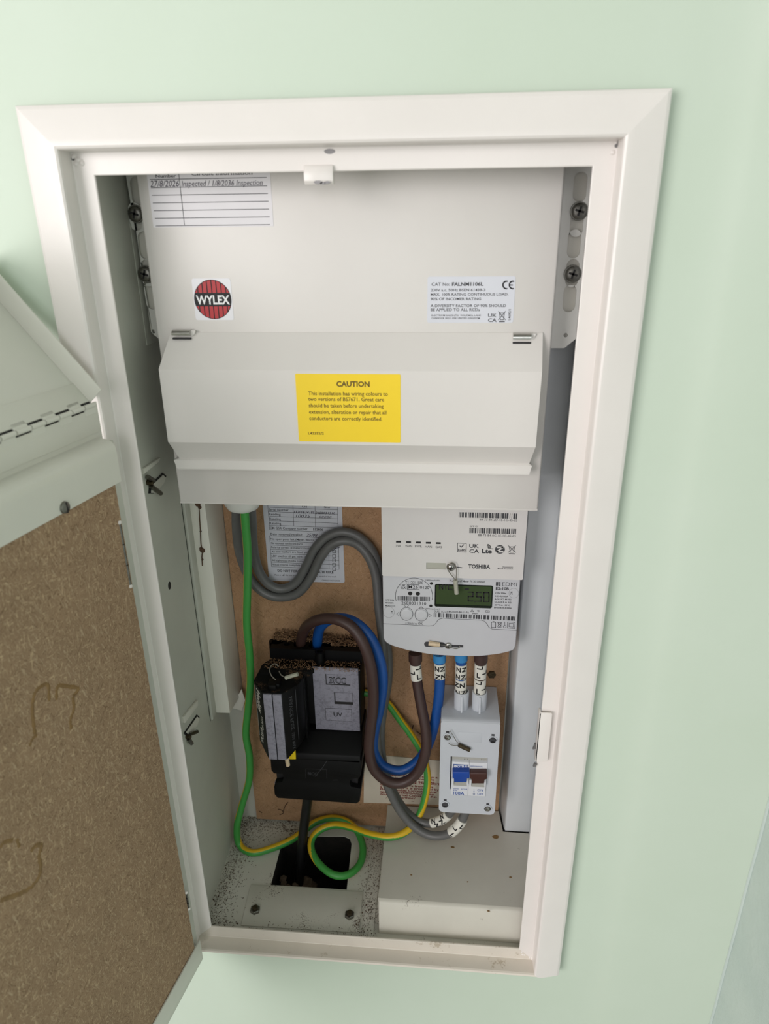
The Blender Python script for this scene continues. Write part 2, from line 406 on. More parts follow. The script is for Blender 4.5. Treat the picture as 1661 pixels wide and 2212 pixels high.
# ================================================================== cabinet
OW, OH = 320.0, 712.0
cab = thing('meter_cabinet', 'recessed cream metal meter cabinet with mitred white frame and open door', 'cabinet', (160, 60, -10))
def rail(side):
    lo = 14.0
    prof = [(lo+2,2.2),(1.2,2.2),(0.2,1.9),(0,1.0),(0.2,0.3),(0.7,0),(lo-0.7,0),(lo-0.15,-0.4),(lo,-1.2),(lo,-14),(lo+0.6,-15.6),(lo+2,-16.4)]
    prof += [(lo+6,-16.2),(37,-12.6),(39,-11.6),(39.5,-10.6),(39.4,-9.6)] if side != 'b' else [(lo+3.2,-15.6),(lo+3.6,-13),(lo+3.8,-3.0)]
    m = MB(); ra = []; rb = []
    for q, y in prof:
        ob = min(q, 17.6)
        if side == 't': a, b = (-q, y, OH+q), (OW+q, y, OH+q)
        elif side == 'b': a, b = (-q, y, -q), (OW+q, y, -q)
        elif side == 'l': a, b = (-q, y, -ob), (-q, y, OH+q)
        else: a, b = (OW+q, y, -ob), (OW+q, y, OH+q)
        ra.append(a); rb.append(b)
    m.loft([ra, rb], closed=False, caps=False)
    # thickness behind the lip
    o = m.build('frame_rail', 'sill' if side == 'b' else 'frame', cab, ang=11)
    return o
for sd in 'tblr': rail(sd)
XL, XR, YB, ZF, ZT = -12.0, 343.0, 157.0, -9.0, 735.0
MB().box(XL-1.5, XR+1.5, YB, YB+1.5, ZF-1, ZT).build('back_panel', 'inner', cab)
left_panel = MB().box(XL-1.5, XL, 3, YB, ZF, ZT).build('side_panel', 'inner', cab)
right_panel = MB().box(XR, XR+1.5, 3, YB, ZF, ZT).build('side_panel', 'chan', cab)
MB().box(XL-1.5, XR+1.5, 3, YB, ZT, ZT+1.5).build('top_panel', 'inner', cab)
# floor with the rounded opening for the supply cable
hole = [(48.5,61),(135,61.5),(132.5,124),(129.5,131),(122,134.5),(58,129.5),(51,127),(48,120)]
fl = MB().prism([(XL,1),(XR,1),(XR,YB),(XL,YB)], ZF-1, ZF, 'xy', [hole]).build('floor_panel', 'floor', cab, smooth=False)
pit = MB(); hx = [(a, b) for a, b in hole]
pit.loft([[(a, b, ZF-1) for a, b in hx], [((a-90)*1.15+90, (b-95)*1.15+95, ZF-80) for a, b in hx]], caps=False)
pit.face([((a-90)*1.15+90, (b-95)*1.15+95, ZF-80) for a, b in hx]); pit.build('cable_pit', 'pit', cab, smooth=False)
rb = MB()
for i in range(26):
    x, y = random.uniform(52, 92), random.uniform(58, 100); r = random.uniform(4, 11)
    rb.lathe((x, y, ZF-22-(x-50)*0.7), (random.uniform(-.4,.4), random.uniform(-.4,.4), 1), [(-r*.6, r*.5), (0, r), (r*.5, r*.6)], 6)
rb.build('rubble', 'rubble', cab, kind='stuff', smooth=False)
# front edge strip of the floor under the lip and seam strip beside the cover
MB().box(158, 170, 4, 150, ZF, ZF+1.0).build('seam_strip', 'floor', cab, bevel=0.3)
# corner channels
MB().prism([(XL,112),(5.5,112),(9.0,150),(9.0,YB),(7.5,YB),(4.2,113.4),(XL,113.4)], 187, ZT, 'xy').build('corner_channel', 'cab', cab, bevel=0.5, label='left folded corner channel ending above the cabinet floor')
MB().prism([(XL,100),(-9.5,100),(-9.5,112.4),(XL,112.4)], 187, ZT, 'xy').build('channel_flange', 'inner', cab, bevel=0.4)
MB().prism([(XR,120),(313,120),(311.8,123),(309.2,YB),(310.7,YB),(313,124),(314,121.5),(XR,121.5)], 30.6, ZT, 'xy').build('corner_channel', 'chan', cab, bevel=0.5, label='right pale blue-grey corner channel')
MB().box(340.0, 341.6, 108, 120, 28, ZT).build('channel_flange', 'chan', cab, bevel=0.5)
tb = MB(); tb.prism([(W(q[0],q[1],140).x, W(q[0],q[1],140).z) for q in ((499,1528),(523,1534),(530,1512),(522,1488),(512,1506))], 139, 141).build('folded_tab', 'cab', cab, bevel=0.4)
# sealant crack blobs on the left channel
cr = MB().tube([W(a, b, 111.2) for a, b in ((428,1086),(430,1100),(431,1120),(433,1150),(434,1175),(437,1190),(436,1203),(437,1222))], .55, 6, 3).build('cobweb_strand', 'grit', cab)
for a, b, r in ((427,1089,3.0),(431,1096,2.0),(433,1148,1.1),(437,1189,3.0),(434,1186,2.0),(437,1209,1.2)):
    p = W(a, b, 111.4); MB().lathe((p.x, 111.9, p.z), (.2,-1,.1), [(0, r), (.8, r*.85), (1.5, r*.35)], 7).build('cobweb_clump', 'grit', cr, smooth=False)
MB().box(XL, XL+.25, 97.6, 98.6, 187, 733).build('panel_joint', 'printk', cab)
# adjusting slots with bolts in the left panel
def on_left(u, v):
    d = ray(u, v); return CAM+d*((XL-CAM.x)/d.x)
def slotset(tabpx, ovalpx, bolt, studs):
    t = [on_left(*p) for p in tabpx]; m = MB(); m.prism([(p.y, p.z) for p in t], XL-0.2, XL+2.2, 'yz').build('slot_tab', 'cab', cab, bevel=0.3)
    t = [on_left(*p) for p in ovalpx]; m = MB(); m.prism([(p.y, p.z) for p in t], XL-0.2, XL+1.0, 'yz').build('slot_edge', 'printk', cab)
    c_ = Vector((sum(p.y for p in t)/len(t), sum(p.z for p in t)/len(t), 0))
    m = MB(); m.prism([(c_.x+(p.y-c_.x)*0.86+0.5, c_.y+(p.z-c_.y)*0.9-0.8) for p in t], XL-0.1, XL+1.4, 'yz').build('slot_plate', 'cab', cab)
    b = on_left(*bolt); m = MB().lathe((XL, b.y, b.z), (1, -0.15, -0.1), [(0, 2.4), (2, 2.4), (2.2, 1.5), (5, 1.5), (5.4, 1)], 10)
    bo = m.build('adjusting_bolt', 'rust', cab)
    for s1, s2 in studs:
        p, q = on_left(*s1), on_left(*s2); MB().tube([(XL+2.5, p.y, p.z), (XL+3.2, (p.y+q.y)/2, (p.z+q.z)/2), (XL+4, q.y, q.z)], 2.0, 8, 2).build('stud', 'steel', bo)
slotset([(306,1012),(342,988),(338,998),(306,1024)], [(322,1048),(350,1022),(357,1028),(352,1042),(330,1066),(320,1066)], (318,1042), [((320,1050),(338,1066)), ((312,1030),(322,1038))])
slotset([(393,1548),(423,1512),(424,1524),(395,1562)], [(396,1584),(424,1544),(429,1549),(424,1566),(404,1592)], (402,1590), [((404,1586),(417,1580)), ((402,1596),(406,1606))])
p = on_left(366, 1265); MB().prism([(p.y+3.2*math.cos(t*.5236), p.z+3.8*math.sin(t*.5236)) for t in range(12)], XL-.5, XL+.15, 'yz').build('drilled_hole', 'printk', cab)
p0, p1 = on_left(262, 758), on_left(330, 735)
MB().box(XL, XL+0.8, p1.y-14, p1.y+60, p1.z-2, p1.z+90).build('inner_lining', 'inner', cab, bevel=0.3)
# latch keep at the top, strike on the right
x0, x1, z0, z1 = rectpx(657, 720, 372, 397, -1)
lk = MB().prism([(-2.0, z1+4), (3, z1+4), (3, z0+1), (1.5, z0-.6), (-1.5, z0-.6), (-3.4, z0+1.5), (-3.4, z0+6)], x0, x1, 'yz').build('latch_keep', 'frame', cab, bevel=0.5)
for a, b, r in ((687,394,2.2),(707,394,1.6),(697,396,1.4),(712,327,2.8)):
    p = W(a, b, -3.5 if b > 350 else 0); y = -3.6 if b > 350 else -0.12
    cp = MB(); cp.face([(p.x+r*1.3*math.cos(t), y, p.z+r*.55*math.sin(t)) for t in [i*math.pi/5+random.uniform(-.2,.2) for i in range(10)]])
    cp.build('paint_chip', 'chip', lk, smooth=False)
m = MB(); a = W(1168, 1540, -4); b = W(1196, 1540, -4); c_ = W(1180, 1646, -4)
st = m.prism(rrect(a.x-1, b.x-1, c_.z, a.z, 1.2), -4, -2.6).box(a.x-1, a.x+.6, -4, 3, c_.z, a.z).build('strike_plate', 'frame', cab, bevel=0.4)
for u, v, r in ((1157,1612,2.4),(1160,1633,1.6),(1155,1652,1.4)):
    p = W(u, v, -1); m = MB(); m.prism([(p.x-r, p.z-r*1.2), (p.x+r, p.z-r*.6), (p.x+r*1.2, p.z+r), (p.x-r*.4, p.z+r*1.4)], -2, 0)
    m.build('torn_paint', 'chip', st, smooth=False)
# corner weld lumps and dark gaps of the frame
for u, v, n in ((158,343,4),(172,358,4),(1332,320,4),(1150,2075,4),(1132,2062,3)):
    p = W(u, v, -0.5)
    for i in range(n):
        r = random.uniform(.5, 1.3); MB().lathe((p.x+random.uniform(-3,3), 0.05, p.z+random.uniform(-3,3)), (0,-1,0), [(0, r*1.6), (r*.5, r*1.2), (r*.9, r*.3)], 9).build('weld_lump', 'frame', cab)
for u, v, rx, rz in ((155,341,1.6,1.6),(1340,309,2.0,1.2),(1333,314,1.3,1.2),(1155,2099,.9,1.6)):
    p = W(u, v, -1.6); MB().lathe((p.x, -.2, p.z), (0,-1,0), [(0, rx), (.5, rx*.8)], 8).build('corner_gap', 'chip', cab)
# ------------------------------------------------------------------ lower door leaf, opened towards the left
TH = math.radians(101); AX = Vector((-16, -17, 0))
DU = Vector((math.cos(TH), -math.sin(TH), 0)); DN = Vector((math.sin(TH), math.cos(TH), 0))
def D(u, n, z): return AX+DU*u+DN*n+Vector((0, 0, z))
def doorpx(a, b, n):
    d = ray(a, b); P0 = AX+DN*n; p = CAM+d*((P0-CAM).dot(DN)/d.dot(DN)); return (p-P0).dot(DU), p.z
DT, DB, DL = 536.0, -12.0, 300.0
door = MB(D).box(3, DL, 0, 1.4, DB, 566).build('door_leaf', 'door', cab)
m = MB(D)
m.prism([(1.4,541),(10,540.5),(13.6,538.6),(15.6,535.5),(16,531),(16,509),(14.8,509),(14.8,530),(13.8,534),(12,536.8),(9,538.6),(1.4,539)], 9, DL, 'yz')
lipmesh = MB(lambda u, n, z: D(u, n, z)); lipmesh.v = m.v; lipmesh.f = m.f
lip = lipmesh.build('folded_lip', 'door', door, ang=50)
u, z = doorpx(139, 1096, 16)
sc = MB().lathe(D(u, 16, z), DN, [(0, 4.2), (1.2, 4.0), (2.2, 2.8), (2.4, 0)], 18).build('lip_screw', 'steel', door)
MB(D).box(u-.5, u+.5, 18.0, 18.5, z-3.6, z+3.6).build('screw_slot', 'printk', sc)
u2, z2 = doorpx(250, 966, 16)
MB(D).box(8.8, 9.4, 8.5, 12.5, z2-5.5, z2-1).build('lip_notch', 'chip', lip)
MB(D).box(14.3, DL, 11.2, 14.2, 4, 524).build('door_lining_board', 'mdf', door, label='brown chipboard lining of the opened door')
MB(D).box(6, DL, 14.4, 16, DB, 15).build('bottom_lip', 'door', door, bevel=0.4)
MB(D).box(6, DL, 1.4, 14.4, DB, DB+1.4).build('bottom_return', 'door', door)
def stroke(pts, w):
    gm = MB(D)
    w *= 1.3
    Q = [doorpx(a, b, 14.2) for a, b in pts]; Q = [Vector((a, b, 0)) for a, b in Q]; Q = smooth(Q, 4)
    for i in range(len(Q)-1):
        a, b = Q[i], Q[i+1]; d = (b-a).normalized(); n_ = Vector((-d.y, d.x, 0))
        w1 = w*(0.6+0.5*abs(math.sin(i*1.7))); w2 = w*(0.6+0.5*abs(math.sin((i+1)*1.7)))
        gm.loft([[(q.x-n_.x*ww, 14.1, q.y-n_.y*ww), (q.x, 14.5, q.y), (q.x+n_.x*ww, 14.1, q.y+n_.y*ww)] for q, ww in ((a, w1), (b, w2))], caps=False, closed=False)
    gm.build('glue_mark', 'stain', door, smooth=False)
stroke([(76,1588),(72,1560),(70,1530),(74,1500),(88,1483),(104,1480),(106,1515)], 1.6)
stroke([(122,1512),(124,1483),(140,1482),(170,1488),(158,1505),(160,1530),(152,1555),(154,1575)], 1.6)
stroke([(64,1612),(70,1596),(80,1588)], 1.2)
stroke([(0,1832),(8,1820),(28,1815)], 1.6); stroke([(36,1812),(42,1830)], 1.3)
stroke([(66,1840),(78,1826),(90,1828),(84,1850),(88,1870),(84,1895),(66,1918),(40,1932),(15,1940),(0,1946)], 1.9)
MB(D).box(3, 4.4, 1.4, 10, DB, 538).build('hinge_side_return', 'inner', door)
MB(D).box(4.4, 14.6, 8.6, 10, DB, 538).build('hinge_side_lip', 'inner', door)
# strip hinge with interlocking knuckles along the top of the leaf
HN, HZ = 2.6, 565.0
pitch = 15.5
MB(D).box(6, DL, HN-.8, HN, 545, HZ-2.9).build('hinge_plate', 'door', door, bevel=0.25)
lean = math.radians(41); EN, EZ = -math.sin(lean), math.cos(lean); NN, NZ = math.cos(lean), math.sin(lean)
def F(u, s_, h): return D(u, HN-.6+EN*s_+NN*h, HZ+EZ*s_+NZ*h)
flap = MB(F).box(8, DL, -1.6, 120, -1.4, 0)
flap = MB(lambda u, s_, h: F(u, s_, h)); flap.box(8, DL, 2, 118, -1.6, -.2)
flap = flap.build('upper_flap', 'door', cab, label='upper door flap folded back against the wall')
MB(F).box(8, DL, 3.0, 19, -.2, .7).build('hinge_plate', 'door', flap, bevel=0.25)
MB(D).box(6.2, DL, HN-1.3, HN-.95, HZ-6.4, HZ+1.2).build('painted_knuckle_gap', 'printk', door)  # black strip behind the knuckles, paints the shade in their gaps
MB(F).box(8.2, DL, .4, 6.2, -.2, .05).build('painted_knuckle_gap', 'printk', flap)  # same on the flap: gap shade put in as black colour
for i in range(19):
    u0 = 6+i*12.7
    kn = MB(D) if i % 2 == 0 else MB(F)
    kn2 = MB()
    axis_pt = D(u0+.25, HN, HZ)
    rings = []
    for uu in (u0+.5, u0+12.1):
        rings.append([D(uu, HN+1.7*math.cos(t*math.pi/6), HZ+1.7*math.sin(t*math.pi/6)) for t in range(12)])
    kn2.loft(rings)
    if i % 2 == 0: q = MB(D).box(u0+.5, u0+12.1, HN-.8, HN+.2, HZ-6, HZ-1)
    else: q = MB(F).box(u0+.5, u0+12.1, 1, 5.5, -.2, .7)
    n0 = len(kn2.v); kn2.v += q.v; kn2.f += [[a+n0 for a in f] for f in q.f]
    kn2.build('hinge_knuckle', 'door', door if i % 2 == 0 else flap)
    if i > 18: break
MB(F).box(8, 9.2, 2, 118, -.2, 15).build('flap_edge', 'door', flap, bevel=0.3)
MB(F).box(8, DL, 116.6, 118, -.2, 15).build('flap_edge', 'door', flap, bevel=0.3)
# barrel hinges between frame and leaf
for (a_, b_), (a2, b2) in (((256, 1130), (283, 1264)), ((402, 1928), (408, 1962))):
    u1, z1 = doorpx(a_, b_, 14); u0, z0 = doorpx(a2, b2, 14); p = D((u0+u1)/2, 14, 0)
    hb = MB().lathe((p.x, p.y, z0), (0,0,1), [(0, 1.0), (z1-z0, 1.0)], 10).build('barrel_hinge', 'steel', cab)
    for zz_ in (z0-1.5, z1-1): MB().lathe((p.x, p.y, zz_), (0,0,1), [(0, 1.4), (1.2, 1.9), (2.6, 1.2)], 10).build('pin_end', 'frame', hb)
    for f_ in (.33, .66): MB().lathe((p.x, p.y, z0+(z1-z0)*f_), (0,0,1), [(0, 1.12), (.7, 1.12)], 10).build('painted_knuckle_gap', 'printk', hb)
# ================================================================== backing board and what hangs on it
board = MB().box(9.5, 307.2, 150, 156.6, -6, 725).build('backing_board', 'board', bevel=0.4)
tag(board, 'brown hardboard backing board at the rear of the cabinet', 'board')
p = W(1062, 1457, 149)
screwhead(board, (p.x, 150, p.z), 4.6, 3.0, mat='rust', name='board_bolt', hexa=True, cross=False)
for pts in ([(622,1733),(616,1741),(612,1752)], [(600,1748),(608,1750),(612,1756),(604,1760)], [(880,1592),(888,1580),(893,1566)], [(886,1584),(897,1590)], [(900,1580),(912,1588)], [(560,1752),(566,1756)]):
    Q = [W(a, b, 149.9) for a, b in pts]
    ck = MB(); ck.tube(Q, 0.6, 5, 3)
    ck.build('scratch', 'grit', board)
# installation record sticker
RS = crop(560, 1080, 8.305); Y = 149.7
q = quadpx([RS(75, 60), RS(1495, 60), RS(1520, 1500), RS(160, 1430)], Y)
rx0, rx1 = (q[0][0]+q[3][0])/2, (q[1][0]+q[2][0])/2; rz1, rz0 = q[0][1], (q[3][1]+q[2][1])/2
rec = MB().prism(rrect(rx0, rx1, rz0, rz1+14, 2.2), Y-.3, Y+.3).build('record_sticker', 'record')
tag(rec, 'white printed record sticker with handwritten meter readings, behind the grey cables', 'sticker')
P = Print(Y-.3, RS)
for yy in (130, 208, 290, 372, 452, 535): P.line([(150+yy*.07, yy), (1400+yy*.03, yy+46)], .35)
P.line([(150, 60), (187, 535)], .35); P.line([(602, 80), (622, 470)], .35); P.line([(998, 95), (1012, 490)], .35); P.line([(1403, 100), (1416, 580)], .35)
for yy in (640, 733, 808, 885, 960, 1038, 1115, 1195): P.line([(140+yy*.07, yy), (1405+yy*.025, yy+50)], .35)
P.line([(186, 640), (222, 1195)], .35); P.line([(1245, 720), (1253, 1240)], .35); P.line([(1420, 690), (1432, 1245)], .35)
for t_, a, b, c_, h_ in (('Old',765,855,135,38),('New',1162,1272,146,38),('Serial Number',172,528,193,42),('Reading',178,383,272,42),('Reading',183,388,356,42),('Reading',188,392,436,42),('CM GSR Company number',190,868,522,42),
    ('Date removed/installed:',203,775,630,40),('No open ports left (Meter, Blocks, Isolator)',205,1200,715,34),('No exposed conductive parts',215,775,790,34),('Polarity correct at meter/consumer unit',215,1060,862,34),
    ('All new washers are fitted and secure',222,1030,940,34),('LDF used on all gas joints where necessary',225,1185,1020,34),('All tightness checks completed',230,905,1098,34),('Visual checks completed',235,760,1172,34)):
    P.text(t_, a, b, c_, h_, bold=0.008)
P.text('532806', 965, 1145, 545, 36, 0.03); P.text('DO NOT FORGET THE 5 MINUTE RULE', 330, 1330, 1288, 40, 0.03)
P.text('Place a    in the box as each check is done, prior to end of the work', 278, 1385, 1356, 28); P.text('CMARD1/STICKER', 1125, 1450, 1452, 24)
for yy in (770, 845, 930, 1005, 1085, 1160): P.line([(1315, yy+50), (1368, yy+52), (1370, yy+106), (1317, yy+104)], .45, True)
P.build(rec, 'print')
P = Print(Y-.3, RS, .16)
for q_ in (('13200E34185', 620, 995, 236, 44, .012, .25), ('26E8031310', 1005, 1362, 250, 40, .012, .25), ('10035', 655, 915, 310, 52, .005, .25), ('00000', 1075, 1297, 318, 34, .005, .25), ('25/08', 845, 1045, 652, 52, .012, .3)):
    Print(Y-.3, RS, .16).text(*q_).build(rec, 'pen', 'handwriting')
Print(Y-.3, RS, .16).line([(1285, 905), (1340, 870), (1440, 850)], .6).line([(1285, 905), (1330, 902), (1345, 885)], .6).build(rec, 'pen', 'tick_mark')
Print(Y-.3, RS, .16).line([(418, 1350), (428, 1358), (448, 1325)], .5).build(rec, 'print', 'tick_mark')
# cream notice card with red print
NC = crop(780, 1600, 8.305); Y = 149.6
q = quadpx([NC(60, 230), NC(1480, 360), NC(1480, 1145), NC(45, 1105)], Y)
card = MB().prism([(q[0][0], q[0][1]), (q[1][0], q[1][1]), (q[2][0], q[2][1]), (q[3][0], q[3][1])], Y-.6, Y+.4).build('notice_card', 'card')
tag(card, 'cream notice card with dark red print low on the backing board', 'notice')
P = Print(Y-.6, NC)
for i, (t_, a, b) in enumerate((('installation is connected to a', 340, 1375), ('PME, it is part of a multiple', 340, 1310), ('earthing system so that', 340, 1320), ('CAUTION: DO NOT', 560, 1420), ('take conductors from this', 340, 1295),
     ('a part unless it is protected by', 340, 1400), ('Please Residual Current Device.', 340, 1365), ('approval SEEBOARD or an', 340, 1305), ('doubt Electrical Contractor if in', 340, 1355), ('earthing./', 690, 975))):
    P.text(t_, a, b, 622+i*43.5+(20 if i == 9 else 0), 33, .03)
P.line([(905, 1085), (945, 1088)], .5); P.line([(445, 1035), (460, 1010)], .4)
P.build(card, 'redprint')
# ================================================================== consumer unit
cu = thing('consumer_unit', 'large white metal consumer unit filling the top of the cabinet', 'consumer unit', (160, 80, 465))
FY = 42.0
MB().prism([(10,44.5),(10.8,FY),(12,FY-.6),(308,FY-.6),(309.2,FY),(310,44.5),(310,122),(10,122)], 465, 733, 'xy').build('front_cover', 'cu', cu, bevel=0.5)
MB().box(10.5, 309.5, FY-.2, FY+1, 463.3, 465.5).build('bottom_fold', 'cu', cu, bevel=.5)
# slotted fixing brackets with screws
def slot(cx, cz, w, h): return rrect(cx-w/2, cx+w/2, cz-h/2, cz+h/2, w/2-.05)
BY = 72.0
cs = [(1253,404),(1246,480),(1240,527),(1236,590),(1230,645)]
holes = []
for i, (a, b) in enumerate(cs):
    p = W(a, b, BY); holes.append(slot(p.x, p.z, 9.5, 20))
p = W(1222, 724, BY); holes.append(circ(p.x, p.z, 1.7, 10))
zb = W(1200, 752, BY).z
br = MB().prism([(308, zb), (324.5, zb), (332.5, zb+7), (332.5, 733), (308, 733)], BY, BY+1.6, 'xz', holes).build('fixing_bracket', 'bracket', cu)
br2 = MB().box(309, 333, BY+4, BY+5, zb+8, 733).build('bracket_backing', 'cab', cu)
for a, b in ((1251,456),(1237,592)):
    p = W(a, b, BY-1); s_ = screwhead(br, (p.x, BY-.9, p.z), 5.6, 2.6, name='bracket_screw')
    MB().lathe((p.x, BY-.1, p.z), (0,-1,0), [(0, 6.6), (.9, 6.4)], 20).build('washer', 'steel', s_)
holes = []
for a, b in ((296,413),(292,468),(312,530),(318,590),(326,640)):
    p = W(a, b, BY); holes.append(slot(p.x, p.z, 9.5, 20))
zb = W(340, 740, BY).z
p = W(331, 716, BY); holes.append(circ(p.x, p.z, 1.7, 10))
bl = MB().prism([(12, zb), (2.0, zb), (-6.0, zb+7), (-10.6, 733), (12, 733)], BY, BY+1.6, 'xz', holes).build('fixing_bracket', 'bracket', cu)
MB().box(-9, 10, BY+4, BY+5, zb+8, 733).build('bracket_backing', 'cab', cu)
for a, b, mt in ((293,462,'steel'),(314,592,'steel')):
    p = W(a, b, BY-1); s_ = screwhead(bl, (p.x, BY-.9, p.z), 5.6, 2.8, name='bracket_screw', mat=mt)
    MB().lathe((p.x, BY-.1, p.z), (0,-1,0), [(0, 6.6), (.9, 6.4)], 20).build('washer', 'steel', s_)
# hinged cover over the breakers
y1, y2, y3 = 24.0, 23.0, 34.0
def zat(px, y): return W(px[0], px[1], y).z
zt = zat((760, 718), FY-1); za = zat((760, 800), y1); zb_ = zat((760, 962), y2); zc = zat((760, 997), y3); zd = zat((760, 1019), y3-3)
lt = W(369, 715, FY-1).x; la = W(342, 793, y1).x; lb = W(363, 955, y2).x; lc = W(392, 992, y3).x
rt_ = W(1172, 724, FY-1).x; ra = W(1171, 802, y1).x; rb_ = W(1156, 978, y2).x; rc = W(1143, 1020, y3-3).x
xl, xr = min(la, lb), max(ra, rb_)
cv = MB()
prof = [(lt, rt_, FY-.6, zt), (lt, rt_, FY-1.6, zt), (la, ra, y1+.6, za+.6), (la, ra, y1, za-.4), (lb, rb_, y2, zb_+.5), (lb+.4, rb_-.2, y2+.8, zb_-.5), (lb+3, rb_-2.5, y3, zc+.5), (lc-6, rc+2, y3-1.5, zc-.6), (lc-3, rc, y3-4.5, zd+1), (lc-2, rc, y3-4.2, zd), (lc-1.5, rc-.5, y3+1, zd+.6)]
prof2 = [(a, b, FY-.6, z) for a, b, y, z in prof]
ringsA = []
for (a, b, y, z) in prof: ringsA.append([(a, FY-.6, z), (a, y, z), (b, y, z), (b, FY-.6, z)])
cv.loft(ringsA); cover = cv.build('breaker_cover', 'cu', cu, ang=20)
for a, b, c_, d_ in ((375, 414, 712, 729), (1107, 1146, 719, 738)):
    x0 = W(a, d_, 38).x; x1 = W(b, d_, 38).x; z1 = W((a+b)/2, c_, 38).z; z0 = W((a+b)/2, d_, 36).z
    pr = []
    for i in range(9):
        t = math.radians(200-i*25); pr.append((38.5+4.4*math.cos(t), (z0+z1)/2+ (z1-z0)*.5*math.sin(t)))
    h = MB().prism(pr, x0, x1, 'yz').build('hinge_clip', 'chrome', cover)
    MB().box(x0, x1, 35.4, 38, z0-1.4, z0-.2).build('clip_shadow_gap', 'printk', h)
    MB().prism([(x1, z1-.4), (x1+3.6, z1-.6), (x1+2.4, z0+2), (x1, z0+.6)], 37.5, 40).build('clip_cheek', 'cu', h)
# caution label
CL = crop(300, 680, 1.661)
x0 = (W(638,805,y1-.6).x+W(645,951,y1-.6).x)/2; x1 = W(865,880,y1-.6).x; z1 = W(750,808,y1-.6).z; z0 = W(750,954,y1-.6).z
def covery(z): return y1+(y2-y1)*(za-z)/(za-zb_)
lab = MB(); pts = rrect(x0, x1, z0, z1, .8, 2)
lab.f = [list(range(len(pts)))[::-1]]; lab.v = [Vector((a, covery(b)-.35, b)) for a, b in pts]
n_ = len(pts); lab.v += [Vector((a, covery(b)+.1, b)) for a, b in pts]; lab.f += [[i, (i+1) % n_, n_+(i+1) % n_, n_+i] for i in range(n_)]
lab = lab.build('caution_label', 'yellow', cover, smooth=False, label='yellow caution label')
P = Print(y1-.6, CL)
P.text('CAUTION', 709, 828, 257, 18, .03)
for t_, a, b, c_ in (('This installation has wiring colours to',608,893,288),('two versions of BS7671. Great care',608,880,308),('should be taken before undertaking',610,878,331),('extension, alteration or repair that all',611,888,354),('conductors are correctly identified.',612,873,377)): P.text(t_, a, b, c_, 13, .008)
P.text('L42352/2', 608, 664, 428, 8, .02)
for v in P.mb.v: v.y = covery(v.z)-.5
P.build(lab, 'brownprint')
# record paper at the top
RL = crop(300, 360, 5.19); Y = FY-.6
x0 = W(*RL(120, 150), Y).x; x1 = W(*RL(1478, 400), Y).x; z0 = W(*RL(800, 668), Y).z
pap = MB().box(x0-1.5, x1+1, Y-.25, Y+.1, z0-.5, 728).build('record_label', 'paper', cu, label='white paper label with ruled lines and handwriting')
P = Print(Y-.25, RL)
for (a, b), c_ in (((125,145),1435),((135,237),1440),((150,322),1448),((162,408),1455),((173,494),1462),((185,580),1468),((197,665),1472)): 
    z = W(*RL(a, b), Y).z; A = W(*RL(125, 145), Y).x; B = W(*RL(c_, b), Y).x
    P.mb.face([(A, P.y, z-.22), (B, P.y, z-.22), (B, P.y, z+.22), (A, P.y, z+.22)])
A = W(*RL(462, 200), Y).x; P.mb.face([(A-.2, P.y, z0+1), (A+.2, P.y, z0+1), (A+.2, P.y, 727), (A-.2, P.y, 727)])
P.text('Number', 190, 420, 124, 34, .02); P.text('Circuit information', 590, 1275, 100, 34, .02)
P.build(pap, 'print')
P = Print(Y-.25, RL, .18)
P.text('27/8/2026', 130, 455, 228, 70, .0, .25); P.text('Inspected / 1/8/2036 Inspection', 480, 1390, 222, 62, .0, .25)
P.build(pap, 'pen', 'handwriting')
# round brand sticker
p = W(460, 647, Y); sw = (W(500, 647, Y).x-W(417, 647, Y).x)/2; sh = (W(460, 602, Y).z-W(460, 692, Y).z)/2
stk = MB().prism(rrect(p.x-sw, p.x+sw, p.z-sh, p.z+sh, 1.6), Y-.25, Y+.1).build('brand_sticker', 'sticker', cu, label='white square sticker with a red ribbed disc')
R = min(sw, sh)*.965
MB().prism(circ(p.x, p.z, R, 48), Y-.35, Y-.1).build('black_disc', 'printk', stk, smooth=False)
rd = MB()
nst = 8
for i in range(nst):
    a0 = -R+2*R*(i+.1)/nst; a1 = -R+2*R*(i+.88)/nst
    for sgn in (1, -1):
        pts = []
        for t in range(7):
            x = a0+(a1-a0)*t/6; h_ = math.sqrt(max((R*.965)**2-x*x, 0))
            pts.append((x, h_))
        lo_ = R*.34
        if max(h_ for _, h_ in pts) < lo_+.4: continue
        top = [(x, max(h_, lo_)) for x, h_ in pts]
        poly = [(a0, lo_), (a1, lo_)]+top[::-1]
        rd.face([(p.x+x, Y-.45, p.z+sgn*h_) for x, h_ in poly])
rd.build('red_ribs', 'red', stk, smooth=False)
P = Print(Y-.45); P.text('WYLEX', 425, 497, 657, 18, .03); P.build(stk, 'whiteprint', 'lettering')
